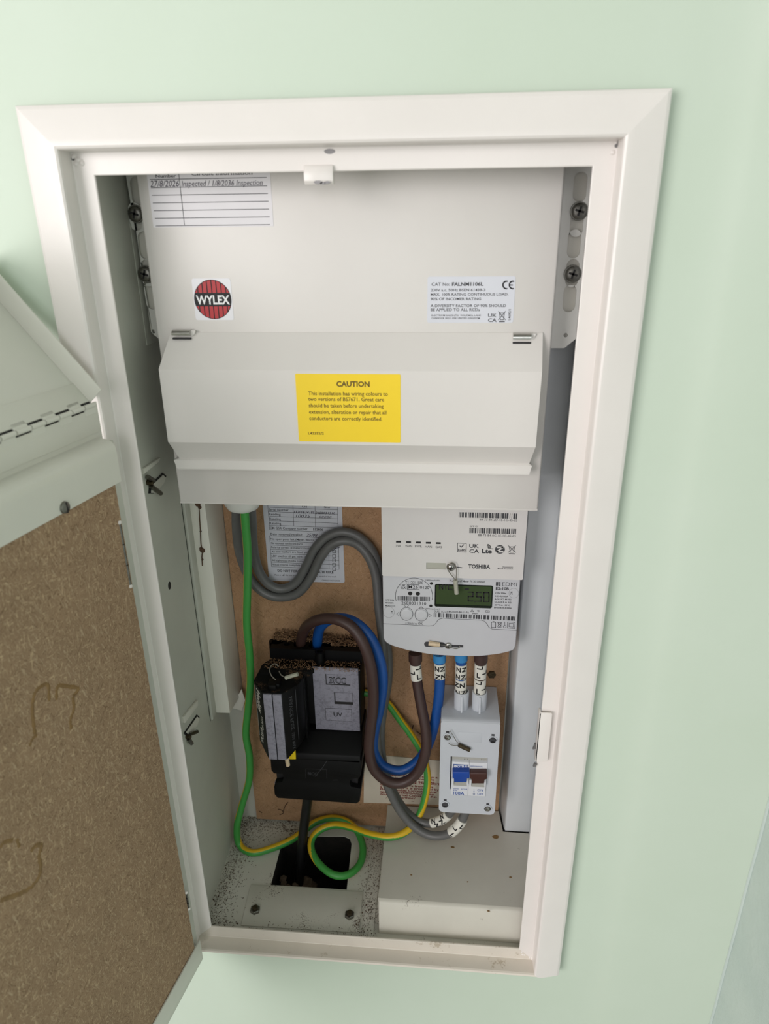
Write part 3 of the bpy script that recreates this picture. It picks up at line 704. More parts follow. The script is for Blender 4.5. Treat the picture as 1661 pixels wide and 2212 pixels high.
# rating label
RT_ = crop(900, 580, 7.222)
x0 = W(923, 650, Y).x; x1 = W(1111, 650, Y).x; z1 = W(1018, 597, Y).z; z0 = W(1015, 697, Y).z
rl = MB().prism(rrect(x0, x1, z0, z1, 1.5), Y-.25, Y+.1).build('rating_label', 'silver', cu, label='silver rating label with small grey print')
P = Print(Y-.25, RT_)
P.text('CAT No:', 232, 515, 270, 50, .005); P.text('FALNM1106L', 550, 1040, 270, 52, .03)
for t_, a, b, c_, h_ in (('230V a.c. 50Hz BSEN 61439-3',220,1070,356,38),('MAX. 100% RATING CONTINUOUS LOAD.',218,1430,426,40),('90% OF INCOMER RATING',218,1003,496,40),('A DIVERSITY FACTOR OF 90% SHOULD',215,1392,602,42),('BE APPLIED TO ALL RCDs',218,983,665,42),('ELECTRIUM SALES LTD. WALKMILL LANE',230,1000,742,24),('CANNOCK WS11 0XE. UNITED KINGDOM',230,985,788,24)): P.text(t_, a, b, c_, h_, .012)
for cx in (1400, 1500):
    P.line([(cx+55*math.cos(math.radians(t)), 257+58*math.sin(math.radians(t))) for t in range(80, 285, 17)], .95)
P.line([(1450, 257), (1495, 257)], .8)
P.text('UK', 1112, 1245, 756, 52, .02); P.text('CA', 1112, 1245, 832, 52, .02); P.bin(1275, 1385, 668, 835, .45); P.text('L4692/1', 1462, 1632, 805, 36, .01, 0, 1)
P.build(rl, 'print')
# cable gland below
p = W(525, 1090, 92)
MB().lathe((p.x, 92, 465), (0,0,-1), [(0, 17.5), (10, 17.5), (20, 16.8), (25, 14), (27.5, 9), (27.6, 0)], 28).build('cable_gland', 'gland', cu, label='white domed cable gland under the casing')
# ================================================================== smart meter and hub
MC = crop(800, 1080, 4.746)
MY, HY = 95.0, 90.0
def ol(pts, y): return [(W(*MC(a, b), y).x, W(*MC(a, b), y).z) for a, b in pts]
def round_poly(pts, r):
    out = []
    n = len(pts)
    for i in range(n):
        a, b, c_ = Vector(pts[i-1]), Vector(pts[i]), Vector(pts[(i+1) % n])
        d1 = (a-b); d2 = (c_-b); k1 = min(r, d1.length*.45); k2 = min(r, d2.length*.45)
        p0 = b+d1.normalized()*k1; p2 = b+d2.normalized()*k2
        for t in (0, .25, .5, .75, 1): out.append(tuple(p0*(1-t)**2+b*2*t*(1-t)+p2*t*t))
    return out
meter = thing('electricity_meter', 'white smart electricity meter with green display, mounted on the backing board', 'electricity meter', (242, 120, 283))
o_ = ol([(128, 700), (1530, 700), (1500, 1490), (1470, 1545), (1330, 1580), (1130, 1605), (900, 1605), (640, 1590), (380, 1545), (200, 1490), (135, 1440)], MY)
xl_, xr_ = W(*MC(130, 1150), MY).x, W(*MC(1515, 1150), MY).x
HZ0 = W(*MC(840, 800), HY).z-.05; o_[0] = (xl_, HZ0); o_[1] = (xr_, HZ0); o_[2] = (xr_, o_[2][1]); o_[-1] = (xl_, o_[-1][1])
MB().prism(round_poly(o_, 4), MY, 148).build('meter_body', 'meter', meter, bevel=1.2, seg=3)
P = Print(MY, MC)
for t_, a, b, c_, h_, bo in (('T11231-UK',355,540,858,28,.015),('UK',308,365,886,20,.02),('CA',308,368,911,20,.02),('M26',390,488,908,35,.005),('0120',508,603,910,28,.015),('26E8031310',318,572,1070,30,.005),
    ('APR 2026',153,243,1030,13,.02),('MADE IN',153,235,1060,13,.02),('MOROCCO',153,255,1090,13,.02),('1000imp/kWh',567,712,828,13,.01),('1000imp/kvarh',560,715,1120,13,.01),('Property of Meter Fit 20 Limited',812,1170,838,20,.012),
    ('EDMI',1350,1502,882,40,-.005),('ES-10B',1285,1420,920,27,.03),('230V 50Hz',1277,1392,960,14,.02),('0.25-5(100)A',1277,1412,992,14,.02),('AcV UC2 M1/E2',1272,1445,1022,14,.02),('CLASS B & 2(I)',1272,1445,1052,14,.02),('-25°C to +55°C',1270,1430,1082,14,.02),('EN50470-3:2006',1268,1447,1110,14,.02),
    ('Hold to',400,480,1276,22,0),('OK',490,537,1277,22,.02),('GUID 1C-23-4F-00-00-84-51-FA',650,1012,1150,19,.008),('PAY',1047,1102,1170,11,.02)): P.text(t_, a, b, c_, h_, bo)
P.line([(447+190*math.cos(math.radians(t)), 985+185*math.sin(math.radians(t))) for t in range(165, 378, 9)], .45)
P.line([(378, 868), (500, 872), (500, 920), (378, 916)], .5, True)
P.barcode(280, 612, 985, 1030, 3, 8); P.barcode(650, 1485, 1158, 1200, 4, 38)
P.rect(1288, 1310, 840, 878); P.rect(1313, 1335, 841, 852); P.rect(1313, 1335, 855, 865); P.rect(1313, 1335, 868, 879)
P.line([(133, 1268), (400, 1280), (600, 1292), (640, 1288), (668, 1268), (690, 1235), (710, 1220), (745, 1213), (950, 1224), (1140, 1233), (1175, 1245), (1198, 1275), (1215, 1305), (1250, 1324), (1380, 1330), (1512, 1336)], .4)
P.line([(348, 1082), (370, 1102), (392, 1082)], .4); P.line([(500, 1112), (520, 1092), (543, 1112)], .4); P.line([(290, 1152), (270, 1168), (290, 1184)], .4); P.line([(602, 1168), (624, 1184), (602, 1200)], .4)
P.line([(357, 1252), (388, 1253), (392, 1262), (386, 1270), (357, 1268)], .4)
for cx, cy, r in ((370,1168,67),(523,1175,67)): P.line([(cx+r*math.cos(t*.2618), cy+r*math.sin(t*.2618)) for t in range(24)], .4, True)
for cx, cy, r in ((190,1150,56),(1470,955,50)): P.line([(cx+r*math.cos(t*.2618), cy+r*math.sin(t*.2618)) for t in range(24)], .15, True)
P.text('24', 232, 262, 1165, 22, .01, 0, 1); P.text('26', 1455, 1490, 972, 24, .01, 0, 1)
P.line([(1240, 1252), (1284, 1254), (1284, 1308), (1240, 1306)], .5, True); P.rect(1252, 1272, 1244, 1252); P.bin(1300, 1350, 1250, 1310, .4)
P.line([(1378, 1248), (1378, 1285)], .4); P.line([(1377+14*math.cos(t*.5236), 1298+13*math.sin(t*.5236)) for t in range(12)], .4, True)
P.line([(1407, 1250), (1482, 1254), (1480, 1316), (1405, 1312)], .5, True); P.line([(1422, 1264), (1466, 1266), (1465, 1302), (1421, 1299)], .4, True)
P.line([(1028, 1145), (1043, 1122), (1058, 1146)], .3, True); P.line([(1092, 1135), (1108, 1130), (1122, 1138), (1108, 1146)], .3, True); P.line([(1183, 1132), (1220, 1134), (1220, 1152), (1183, 1150)], .3, True); P.line([(1183, 1132), (1202, 1145), (1220, 1134)], .25)
P.build(meter, 'print')
P = Print(MY, MC, .3)
for cx, cy, rx in ((408,957,22),(487,960,22),(625,855,16),(620,1085,16)): P.dot(cx, cy, rx, rx*.88)
P.build(meter, 'printk', 'optical_port')
for cx, cy in ((370,1168),(523,1175)):
    p = W(*MC(cx, cy), MY); MB().lathe((p.x, MY, p.z), (0,-1,0), [(0, 5.9), (.8, 5.7), (1.2, 5.1), (1.0, 2), (1.0, 0)], 28).build('push_button', 'meter', meter)
fx = [W(*MC(a, b), MY) for a, b in ((662, 858), (1258, 880), (1245, 1115), (665, 1085))]
lx0, lx1, lz1, lz0 = fx[0].x, fx[1].x, (fx[0].z+fx[1].z)/2, (fx[2].z+fx[3].z)/2
lcd = MB().prism(rrect(lx0, lx1, lz0, lz1, 1.8), MY-.5, MY+.5).build('display_surround', 'lcdframe', meter)
MB().prism(rrect(lx0+1.2, lx1-1.2, lz0+3.0, lz1-1.0, 1.0), MY-.7, MY-.3).build('display', 'lcd', lcd, label='green liquid crystal display')
SEG = {'2':'abged','5':'afgcd','0':'abcdef','M':'efabc','I':'bc','L':'fed','N':'efabc'}
sg = MB()
def seg7(ch, cx0, cx1, yt, yb, w):
    ym = (yt+yb)/2; L = {'a':((cx0,yt),(cx1,yt)),'b':((cx1,yt),(cx1,ym)),'c':((cx1,ym),(cx1,yb)),'d':((cx0,yb),(cx1,yb)),'e':((cx0,ym),(cx0,yb)),'f':((cx0,yt),(cx0,ym)),'g':((cx0,ym),(cx1,ym))}
    for s_ in SEG[ch]:
        a, b = L[s_]; P2.line([a, b], w)
P2 = Print(MY-.7, MC, .15)
seg7('2', 1003, 1052, 945, 1035, 1.1); seg7('5', 1090, 1135, 948, 1038, 1.1); seg7('0', 1162, 1215, 950, 1040, 1.2); P2.dot(1072, 1040, 7)
for x in (708, 742): P2.line([(x, 868), (x, 915)], .9)
P2.line([(708, 868), (742, 915)], .7); P2.line([(772, 868), (772, 915)], .9); P2.line([(800, 868), (800, 915), (838, 917)], .9); P2.rect(968, 1012, 905, 922)
P2.build(lcd, 'printk', 'display_digits')
# terminal cover seal
p = W(*MC(655, 1480), MY)
a, b, c_, d_ = rectpx(*[MC(552, 0)[0], MC(765, 0)[0]], MC(0, 1455)[1], MC(0, 1508)[1], MY)
ts = MB().prism(rrect(a, b, c_, d_, 2.6), MY-.15, MY+2).build('seal_slot', 'print', meter)
a, b, c_, d_ = rectpx(MC(760, 0)[0], MC(952, 0)[0], MC(0, 1485)[1], MC(0, 1508)[1], MY)
MB().box(a, b, MY-.12, MY+2, c_, d_).build('seal_slot', 'print', meter)
p = W(*MC(800, 1490), MY); sk = screwhead(ts, (p.x, MY-.2, p.z), 3.6, 2.4, mat='chrome', name='seal_screw')
a = W(*MC(598, 1468), MY-2); b = W(*MC(710, 1484), MY-2)
MB().tube([(a.x, MY-2, a.z), ((a.x+b.x)/2, MY-2.4, (a.z+b.z)/2+.2), (b.x, MY-2, b.z)], 2.4, 8, 3).build('seal_tag', 'tag', ts)
MB().tube([W(*MC(q[0], q[1]), MY-2.5) for q in ((710,1484),(770,1492),(830,1515),(880,1525),(912,1512),(915,1498))], .5, 6, 4).build('seal_wire', 'wire', ts)
# communications hub
hub = thing('communications_hub', 'white communications hub clipped above the meter display, partly behind the consumer unit', 'communications hub', (242, 118, 371))
hx0, hx1 = W(*MC(118, 500), HY).x, W(*MC(1585, 500), HY).x; hz0 = W(*MC(840, 800), HY).z
wn = [W(*MC(*q), HY) for q in ((573, 642), (775, 648), (775, 714), (573, 706))]
MB().prism(rrect(hx0, hx1, hz0, 462, 1.2), HY, 146, 'xz', [[(q.x, q.z) for q in wn]]).build('hub_body', 'hub', hub)
MB().box(wn[0].x-.2, wn[1].x+.2, HY+1.2, HY+3, wn[2].z-.2, wn[0].z+.2).build('hub_window', 'window', hub)
P = Print(HY, MC)
P.barcode(908, 1512, 125, 178, 1, 14); P.barcode(1016, 1500, 285, 338, 2, 12)
for t_, a, b, c_, h_, bo in (('88-73-84-2D-1E-1C-45-85',1118,1505,212,23,0),('88-73-84-0C-1E-1C-45-85',1105,1490,372,23,0),('GPF ID',1018,1102,276,14,.01),('SW',262,312,480,21,0),('WAN',357,428,482,21,0),('PWR',457,528,485,21,0),('HAN',560,630,488,21,0),('GAS',667,733,492,21,0),
    ('RoHS',898,978,524,26,.03),('UK',1013,1113,488,36,.02),('CA',1013,1113,541,36,.02),('Lte',1142,1245,543,42,.045),('TOSHIBA',1003,1228,698,38,.035),('JT00000002',1350,1463,694,13,.01),('MADE IN CHINA',1305,1463,709,13,.01),('TM',1240,1258,505,10,.02)): P.text(t_, a, b, c_, h_, bo)
P.line([(894, 442), (983, 446), (982, 535), (893, 531)], .45, True); P.line([(918, 470), (930, 484), (958, 458)], .8)
for r in (14, 26, 38): P.line([(1195+r*math.cos(math.radians(t)), 492+r*math.sin(math.radians(t))) for t in range(-80, 11, 15)], .7)
P.dot(1328, 507, 51, 44, 28); P.bin(1412, 1490, 466, 556, .5)
P.line([(887, 688), (938, 694)], .9)
P.build(hub, 'print')
P = Print(HY, MC, .2); P.line([(1300, 484), (1357, 484), (1298, 530), (1358, 530)], 1.6); P.build(hub, 'hub', 'roundel_stroke')
P = Print(HY, MC, .3)
for i, x in enumerate((263, 366, 467, 569, 672)): P.rect(x, x+50, 418+i*3.5, 436+i*3.5)
P.build(hub, 'printk', 'indicator_lens')
p = W(*MC(827, 684), HY)
sc = MB().lathe((p.x, HY, p.z), (0,-1,0), [(0, 3.6), (.6, 4.2), (1.0, 3.9), (1.0, 0)], 24).build('seal_socket', 'steel', hub)
screwhead(sc, (p.x, HY-1, p.z), 3.4, 2.2, mat='chrome', name='seal_screw')
MB().tube([W(*MC(*q), HY-3.2) for q in ((868,655),(880,700),(882,760),(878,825))]+[W(*MC(*q), HY-3) for q in ((868,815),(820,755),(790,710),(785,680),(800,655),(835,642),(868,655))], .38, 6, 4).build('seal_wire', 'wire', sc)
a = W(*MC(872, 822), HY-3); b = W(*MC(884, 960), HY-2.5)
MB().tube([a, a*.5+b*.5, b], 2.1, 10, 3).build('seal_tag', 'tagclear', sc)
# ================================================================== isolator switch
IC = crop(780, 1380, 4.706); IB = crop(930, 1620, 9.77); IY = 88.0
iso = thing('isolator_switch', 'pale grey two-pole isolator switch below the meter with blue and brown toggles', 'isolator switch', (266, 120, 84))
ix0, ix1 = 235.8, 296.2; iz0 = W(1005, 1757, IY).z; izf = W(1015, 1561, IY).z; izt = W(1020, 1488, 149).z
ibx = [(455, 130), (1195, 180), (1150, 850), (440, 850)]
iw = [W(*IB(*q), IY) for q in ibx]
wx0, wx1, wz1, wz0 = iw[0].x-1.5, iw[1].x+.5, (iw[0].z+iw[1].z)/2, (iw[2].z+iw[3].z)/2
oq = [(ix0+3, iz0), (ix1-3, iz0), (ix1, iz0+3.2), (ix1, izf), (ix0, izf), (ix0, iz0+3.2)]
fr = MB().prism(round_poly(oq, 3.0), IY, 149, 'xz', [[(wx0, wz0), (wx1, wz0), (wx1, wz1), (wx0, wz1)]])
fr.prism([(IY, izf-.3), (149, izf-.3), (149, izt), (IY+6, izf+1.8), (IY+2.2, izf+1.2), (IY+.5, izf+.3)], ix0+.2, ix1-.2, 'yz')
fr.build('enclosure', 'iso', iso, bevel=0.0, ang=25)
brk = MB().box(wx0+1.4, wx1-.2, IY+3, IY+20, wz0, wz1).build('breaker_module', 'isobeige', iso)
zf0, zf1 = W(*IB(600, 965), IY-1).z, W(*IB(600, 255), IY-1).z
mx = (wx0+wx1)/2+.4
for a, b in ((wx0+1.6, mx-.15), (mx+.15, wx1-.3)):
    MB().prism([(IY+10, zf0+2), (IY-.4, zf0), (IY-1, zf0+1), (IY-1, zf1-3.5), (IY, zf1-1), (IY+3.2, zf1), (IY+10, zf1)], a, b, 'yz').build('breaker_face', 'isoface', brk, ang=30)
P = Print(IY-1, IB)
P.text('230/400V~', 480, 715, 440, 24, .01); P.text('BSEN 60947-3', 845, 1112, 350, 22, .01); P.text('SW5N   AC22B', 480, 775, 826, 24, .01); P.text('IP20', 480, 560, 858, 22, .02); P.text('100A', 480, 712, 940, 66, .015); P.text('ON', 985, 1105, 866, 42, .005); P.text('OFF', 985, 1110, 948, 42, .005)
P.line([(915, 825), (915, 850)], .35); P.line([(900, 872), (930, 868)], .35); P.line([(915, 880), (915, 905)], .35); P.line([(916+18*math.cos(t*.5236), 928+16*math.sin(t*.5236)) for t in range(12)], .4, True)
P.line([(958, 450), (958, 420), (968, 395)], .35); P.line([(995, 450), (995, 420), (1006, 395)], .35)
for x0_, x1_, y0_, y1_ in ((478, 782, 298, 306), (478, 782, 374, 382), (478, 488, 306, 374), (776, 782, 306, 374)): P.rect(x0_, x1_, y0_, y1_)
P.rect(478, 782, 306, 374)
P.build(brk, 'blueprint')
P = Print(IY-1, IB, .2); P.text('PROTEUS', 492, 770, 365, 50, .03); P.build(brk, 'whiteprint', 'lettering')
P = Print(IY+3, IB)
for x in (710, 745, 780, 1075, 1110, 1150): P.line([(x, 185), (x, 215)], .35)
P.build(brk, 'print', 'embossed_mark')
for nm, c0, c1, yt, yb in (('togblue', 462, 825, 470, 692), ('togbrown', 835, 1195, 494, 716)):
    ty = IY-8; A = [W(*IB(*q), ty) for q in ((c0, yt), (c1, yt), (c1, (yt+yb)/2+18), (c1-55, yb-82), (c1-60, yb), (c0+35, yb), (c0+30, yb-85), (c0, (yt+yb)/2+5))]
    MB().prism([(q.x, q.z) for q in A], ty, IY).build('toggle_lever', nm, brk, bevel=1.0, seg=3, label='blue toggle' if nm == 'togblue' else 'brown toggle')
    for e0, e1 in ((c0-14, c0+26), (c1-58, c1-22)):
        x0_, x1_, z0_, z1_ = rectpx(IB(e0, 0)[0], IB(e1, 0)[0], IB(0, yb-90)[1], IB(0, yb+70)[1], IY-4)
        MB().prism([(IY, z1_), (IY-4, z1_), (IY-4, z0_+1.5), (IY-1.2, z0_), (IY, z0_)], x0_, x1_, 'yz').build('toggle_guard', 'isoface', brk)
    x0_, x1_, z0_, z1_ = rectpx(IB(c0+26, 0)[0], IB(c1-58, 0)[0], IB(0, yb-20)[1], IB(0, yb+58)[1], IY-1.2)
    MB().box(x0_, x1_, IY-1.6, IY-.6, z0_, z1_).build('toggle_well', 'isobeige', brk)
for i, (a, b, full_) in enumerate(((878,995,True),(1338,1025,False),(853,1682,False),(1285,1722,True))):
    p = W(*IC(a, b), IY)
    col_ = MB().lathe((p.x, IY, p.z), (0,-1,0), [(0, 5.2), (.9, 5.0), (1.0, 3.9), (.2, 3.7), (.2, 0)], 8).build('screw_collar', 'iso', iso, ang=20)
    s_ = MB().lathe((p.x, IY-.1, p.z), (0,-1,0), [(0, 3.5), (1.3, 3.5), (1.5, 2.9)], 6).build('cover_screw', 'steel' if full_ else 'print', col_, ang=20)
    if full_: MB().lathe((p.x, IY-1.5, p.z), (0,-1,0), [(0, 2.3), (.7, 2.0), (1.0, .9), (1.0, 0)], 14).build('screw_tip', 'chrome', s_)
    else: MB().box(p.x-1.7, p.x+1.7, IY-1.9, IY-1.5, p.z-2.4, p.z-.9).build('screw_slot', 'printk', s_)
    MB().box(p.x-1.6, p.x+1.6, IY-.2, IY+.1, p.z+5.0, p.z+7.2).build('slot_mark', 'print', col_)
q = [W(*IC(a, b), IY) for a, b in ((985, 945), (1228, 955), (1226, 1058), (985, 1046))]
MB().prism(rrect(q[0].x, q[1].x, q[3].z, q[0].z, .6), IY-.25, IY).build('label_recess', 'iso', iso, bevel=.12)
sw_ = MB().tube([W(*IC(*k_), IY-3) for k_ in ((905,935),(935,985),(965,1035),(995,1075),(960,1085),(915,1078),(890,1060))], .35, 6, 4).build('seal_wire', 'wire', iso)
MB().tube([W(*IC(*k_), IY-2.6) for k_ in ((992,1078),(1045,1105),(1105,1130))], 2.2, 8, 3).build('seal_tag', 'rust', sw_)
# cable shrouds at the top
SHY = 112.0
for cxp, cyp in ((1022, 540), (1205, 550)):
    p = W(*IC(cxp, cyp), SHY); ztop = p.z+2
    sh = MB().lathe((p.x, SHY, ztop-26), (0,0,1), [(0, 7.6), (20, 7.8), (25.5, 7.8), (26, 7.3), (26, 6.5), (22, 6.4), (22, 0)], 22).build('cable_shroud', 'iso', iso, ang=30)
    MB().prism([(SHY-7, ztop-2), (SHY-8.6, ztop-2), (SHY-12.5, ztop-19), (SHY-6, ztop-19)], p.x-.9, p.x+.9, 'yz').build('shroud_rib', 'iso', sh)
a = W(*IC(880, 1785), 100); MB().box(a.x-2, a.x+5, 98, 104, iz0-4, iz0+1).build('bottom_tab', 'isoface', iso)
a = W(*IC(1070, 1800), 97); MB().box(a.x-4, a.x+6, 95, 103, iz0-4.5, iz0+1).build('bottom_tab', 'isoface', iso, bevel=.6)
# ================================================================== service cut-out
KC = crop(540, 1340, 6.39)
cut = thing('service_cutout', 'black service cut-out with fuse carrier at the left of the cabinet', 'fuse unit', (101, 120, 96))
KY = 112.0
MB().box(54, 150.5, 112, 149.5, 178, 252).build('body', 'black', cut, bevel=.8)
# terminal block on top with cable holes
zt_ = 266.0
hl = []
for a, b, rx, ry in ((365,285,13.5,5.5),(508,330,5.5,2.8),(690,330,11,6.5),(905,345,12,6),(1090,320,13.5,6),(1285,340,9.5,4.6)):
    p = Wz(*KC(a, b), zt_); hl.append([(p.x+rx*.62*math.cos(t*.3927), p.y+ry*1.1*math.sin(t*.3927)) for t in range(16)])
MB().prism([(53,123),(151.5,123),(152.5,149.5),(52.5,149.5)], 251.5, zt_, 'xy', hl).build('terminal_block', 'black', cut, smooth=False)
MB().prism([(54,124),(151,124),(151,149),(54,149)], 251.4, 253.5, 'xy').build('block_base', 'printk', cut)
p = Wz(*KC(975, 385), zt_)
bs = MB().lathe((p.x, 120.5, 252), (0,0,1), [(0, 5.2), (14, 5.2), (14.4, 4.6), (14.4, 3.0), (12, 2.9), (12, 0)], 16).build('screw_post', 'black', cut)
MB().prism([(46,97),(98,104),(103,111.8),(151,112.2),(151,124),(52,124),(46,112)], 246, 252, 'xy').build('dusty_step', 'blackdust', cut, bevel=.5)
# grey plate on the right-hand front
q = [W(*KC(*k_), KY) for k_ in ((870, 632), (1503, 668), (1512, 1532), (905, 1480))]
gx0, gx1, gz1, gz0 = (q[0].x+q[3].x)/2, (q[1].x+q[2].x)/2, (q[0].z+q[1].z)/2, (q[2].z+q[3].z)/2
gp = MB().box(gx0, gx1, KY-1.2, KY+.5, gz0, gz1).build('front_plate', 'gplate', cut, bevel=.3, label='scuffed grey plate with embossed letters')
def krect(a, b, c_, d_, y): return rectpx(KC(a, 0)[0], KC(b, 0)[0], KC(0, c_)[1], KC(0, d_)[1], y)
for a, b, c_, d_ in ((1040, 1378, 750, 895), (1160, 1415, 1000, 1160), (1038, 1400, 1220, 1390)):
    x0_, x1_, z0_, z1_ = krect(a, b, c_, d_, KY-1.4)
    if a == 1160:
        MB().box(x0_, x1_, KY-1.35, KY-1, z0_, z1_).build('recess_edge', 'printk', gp); MB().box(x0_+1.3, x1_-.2, KY-1.6, KY-1.2, z0_+3.6, z1_).build('plate_boss', 'gplate', gp)
    else:
        MB().box(x0_, x1_, KY-1.3, KY-1, z0_, z1_).build('recess_edge', 'printk', gp); MB().box(x0_+(.45 if a == 1038 else .9), x1_-(.3 if a == 1038 else 0), KY-1.5, KY-1.15, z0_+(.45 if a == 1038 else 1.5), z1_-(.4 if a == 1038 else 0)).build('plate_boss', 'gplate', gp)
P = Print(KY-1.5, KC); P.text('BICC', 1092, 1328, 862, 75, .05); P.text('UV', 1155, 1275, 1325, 55, .008); P.build(gp, 'printk', 'lettering')
P = Print(KY-1.5, KC, .2); P.text('BICC', 1097, 1322, 857, 64, .0); P.build(gp, 'gplate', 'lettering')
# lower shroud: slopes out from the plate, then drops to the cable entry
LY = 86.0
zs1 = W(730, 1578, KY-1).z; zs2 = W(700, 1645, LY).z; zbt = W(690, 1728, LY).z
lx = W(590, 1700, LY).x; rx_ = W(777, 1700, LY).x
ls = MB()
ls.prism([(149.5, zs1), (KY-1, zs1), (KY-4, zs1-1.5), (LY+1.5, zs2+8), (LY, zs2+3), (LY, zs2+.2), (149.5, zs2+.2)], lx-2.5, 151.5, 'yz')
ls.build('lower_shroud', 'black', cut, bevel=1.0, seg=2)
nt = 8
ent = quadpx([(584,1640),(586,1664),(592,1671),(610,1672),(613,1680),(610,1689),(594,1692),(592,1700),(593,1716),(600,1724),(770,1736),(777,1731),(779,1704),(758,1700),(755,1692),(758,1683),(776,1681),(779,1674),(780,1643)], LY)
MB().prism(ent, LY, 149).build('cable_entry', 'black', cut, bevel=.5)
MB().box(lx+3, rx_-3, LY+7, 148, zbt+8, zs2-10).build('screw_recess', 'printk', cut)
for u_, v_ in ((602, 1690), (767, 1701)):
    p = W(u_, v_, LY+3); MB().box(p.x-4.2, p.x+4.2, LY+1.5, LY+6, p.z-1.6, p.z+.6).build('recess_lip', 'gplate', cut)
P = Print(LY, KC); c2 = crop(540, 1580, 6.39); P.c = c2
P.line([(765, 515), (1058, 528), (1060, 645)], .25); P.line([(765, 515), (770, 640)], .2); P.text('BICC', 800, 930, 600, 40, .0)
P.line([(1062, 405), (1000, 500), (900, 622)], .5); P.line([(1145, 672), (1210, 670)], .5)
P.build(cut, 'print', 'embossed_mark')
# fuse carrier: chamfered block with a two-strip grey face
CY0 = 68.0
A = W(*KC(178, 1010), CY0); B = W(*KC(430, 1022), CY0); zc1 = (A.z+B.z)/2; zc0 = W(604, 1641, CY0).z
xa, xb = A.x, B.x
sec = [(xa-12.5, 112), (xa-14, 88), (xa-13, 84), (xa-1, CY0+1), (xb+1, CY0+1), (xb+13, 83), (xb+15.5, 90), (xb+16, 112)]
fc = MB()
def scaled(z, k_): return [((xa+xb)/2+(x-(xa+xb)/2)*k_, y, z) for x, y in sec]
top = [(x, y, zc1) for x, y in sec]
bot = [(x, y, zc0+(0 if y < 75 else (9 if y < 86 else 12))) for x, y in sec]
fc.loft([top, bot]); car = fc.build('fuse_carrier', 'black', cut, bevel=.7)
MB().prism([(x, y) for x, y in sec], zc1-.2, zc1+.7, 'xy').build('dusty_top', 'blackdust', car)
MB().prism([(xa-9, 92), (xb+9, 92), (xb+10, 111), (xa-10, 111)], zc1, 249, 'xy').build('carrier_neck', 'blackdust', car, bevel=.6)
xm = (xa+xb)/2
for a, b in ((xa, xm-.5), (xm+.5, xb)):
    MB().box(a, b, CY0-.8, CY0+2, zc0+.5, zc1-.6).build('face_strip', 'gplate', car, bevel=.3)
def side_print(side):
    (x0_, y0_), (x1_, y1_) = (sec[2], sec[3]) if side < 0 else (sec[5], sec[4])
    m = MB(); d = Vector((x1_-x0_, y1_-y0_, 0)); nrm = Vector((-d.y, d.x, 0)).normalized()*(1 if side > 0 else -1)
    if nrm.y > 0: nrm = -nrm
    def put(txt, s0, s1, za_, zb2, bold):
        vs, fs = glyphs(txt, bold, .2 if side < 0 else 0); mn = min(v[0] for v in vs); mxx = max(v[0] for v in vs); n0 = len(m.v)
        for v in vs:
            al = (v[0]-mn)/(mxx-mn); tt = s0+(s1-s0)*v[1]/CAPH
            m.v.append(Vector((x0_+d.x*tt, y0_+d.y*tt, za_+(zb2-za_)*al))+nrm*.25)
        m.f.extend([[i+n0 for i in f] for f in fs])
    def vline(tt, za_, zb2, w_):
        a_ = tt-w_; b_ = tt+w_
        m.face([Vector((x0_+d.x*a_, y0_+d.y*a_, za_))+nrm*.25, Vector((x0_+d.x*b_, y0_+d.y*b_, za_))+nrm*.25, Vector((x0_+d.x*b_, y0_+d.y*b_, zb2))+nrm*.25, Vector((x0_+d.x*a_, y0_+d.y*a_, zb2))+nrm*.25])
    h_ = zc1-zc0
    if side < 0:
        vline(.08, zc0+.22*h_, zc1-1, .015)
        put('Henley', .25, .7, zc1-.03*h_, zc1-.38*h_, .02); put('TYPE 82', .55, .75, zc1-.4*h_, zc1-.6*h_, .02); put('415V a.c.', .3, .62, zc1-.6*h_, zc1-.85*h_, .03)
        return m.build('lettering', 'marker', car, smooth=False)
    vline(.15, zc0+.2*h_, zc1-3, .02)
    put('SERVICE FUSE', .4, .62, zc1-.1*h_, zc1-.6*h_, .01); put('100A MAX', .4, .6, zc1-.65*h_, zc1-.9*h_, .01)
    return m.build('lettering', 'print', car, smooth=False)
side_print(-1); side_print(1)
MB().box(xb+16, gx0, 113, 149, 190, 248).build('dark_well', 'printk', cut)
MB().box(xb+15.2, xb+16.6, 99, 112, zs1-6, 247).build('well_rib', 'black', cut, bevel=.4)
a = W(623, 1640, LY-1); b = W(639, 1640, LY-1); c_ = W(630, 1623, LY-1)
MB().prism([(a.x, a.z), (b.x, b.z), (b.x, c_.z+1), (a.x+1, c_.z-2.5)], LY-1, LY+1).build('warning_tab', 'yellow', cut, label='small yellow warning tab')
MB().tube([W(619, 1628, 74), W(620, 1640, 73), W(622, 1653, 74)], 2.3, 8, 3).build('seal_tag', 'tag', cut)
lp = MB().box(xm-6, xm+6, 76, 86, zc1+.6, zc1+6).build('seal_lug', 'black', car, bevel=.8)
MB().tube([W(*KC(*q_), 74) for q_ in ((390, 635), (350, 600), (300, 620), (270, 690), (300, 770), (355, 822))], .6, 6, 4).build('seal_wire', 'wire', lp)
MB().tube([W(*KC(*q_), 78) for q_ in ((400, 700), (430, 755), (480, 785), (500, 790))], .6, 6, 4).build('seal_wire', 'wire', lp)
MB().tube([W(*KC(*q_), 77) for q_ in ((490, 795), (570, 768), (660, 742))], 2.0, 8, 3).build('seal_tag', 'tagclear', lp)
MB().box(xm-4, xm+3, 72, 76, zc1+.6, zc1+7).build('lug_tongue', 'black', lp, bevel=.4)
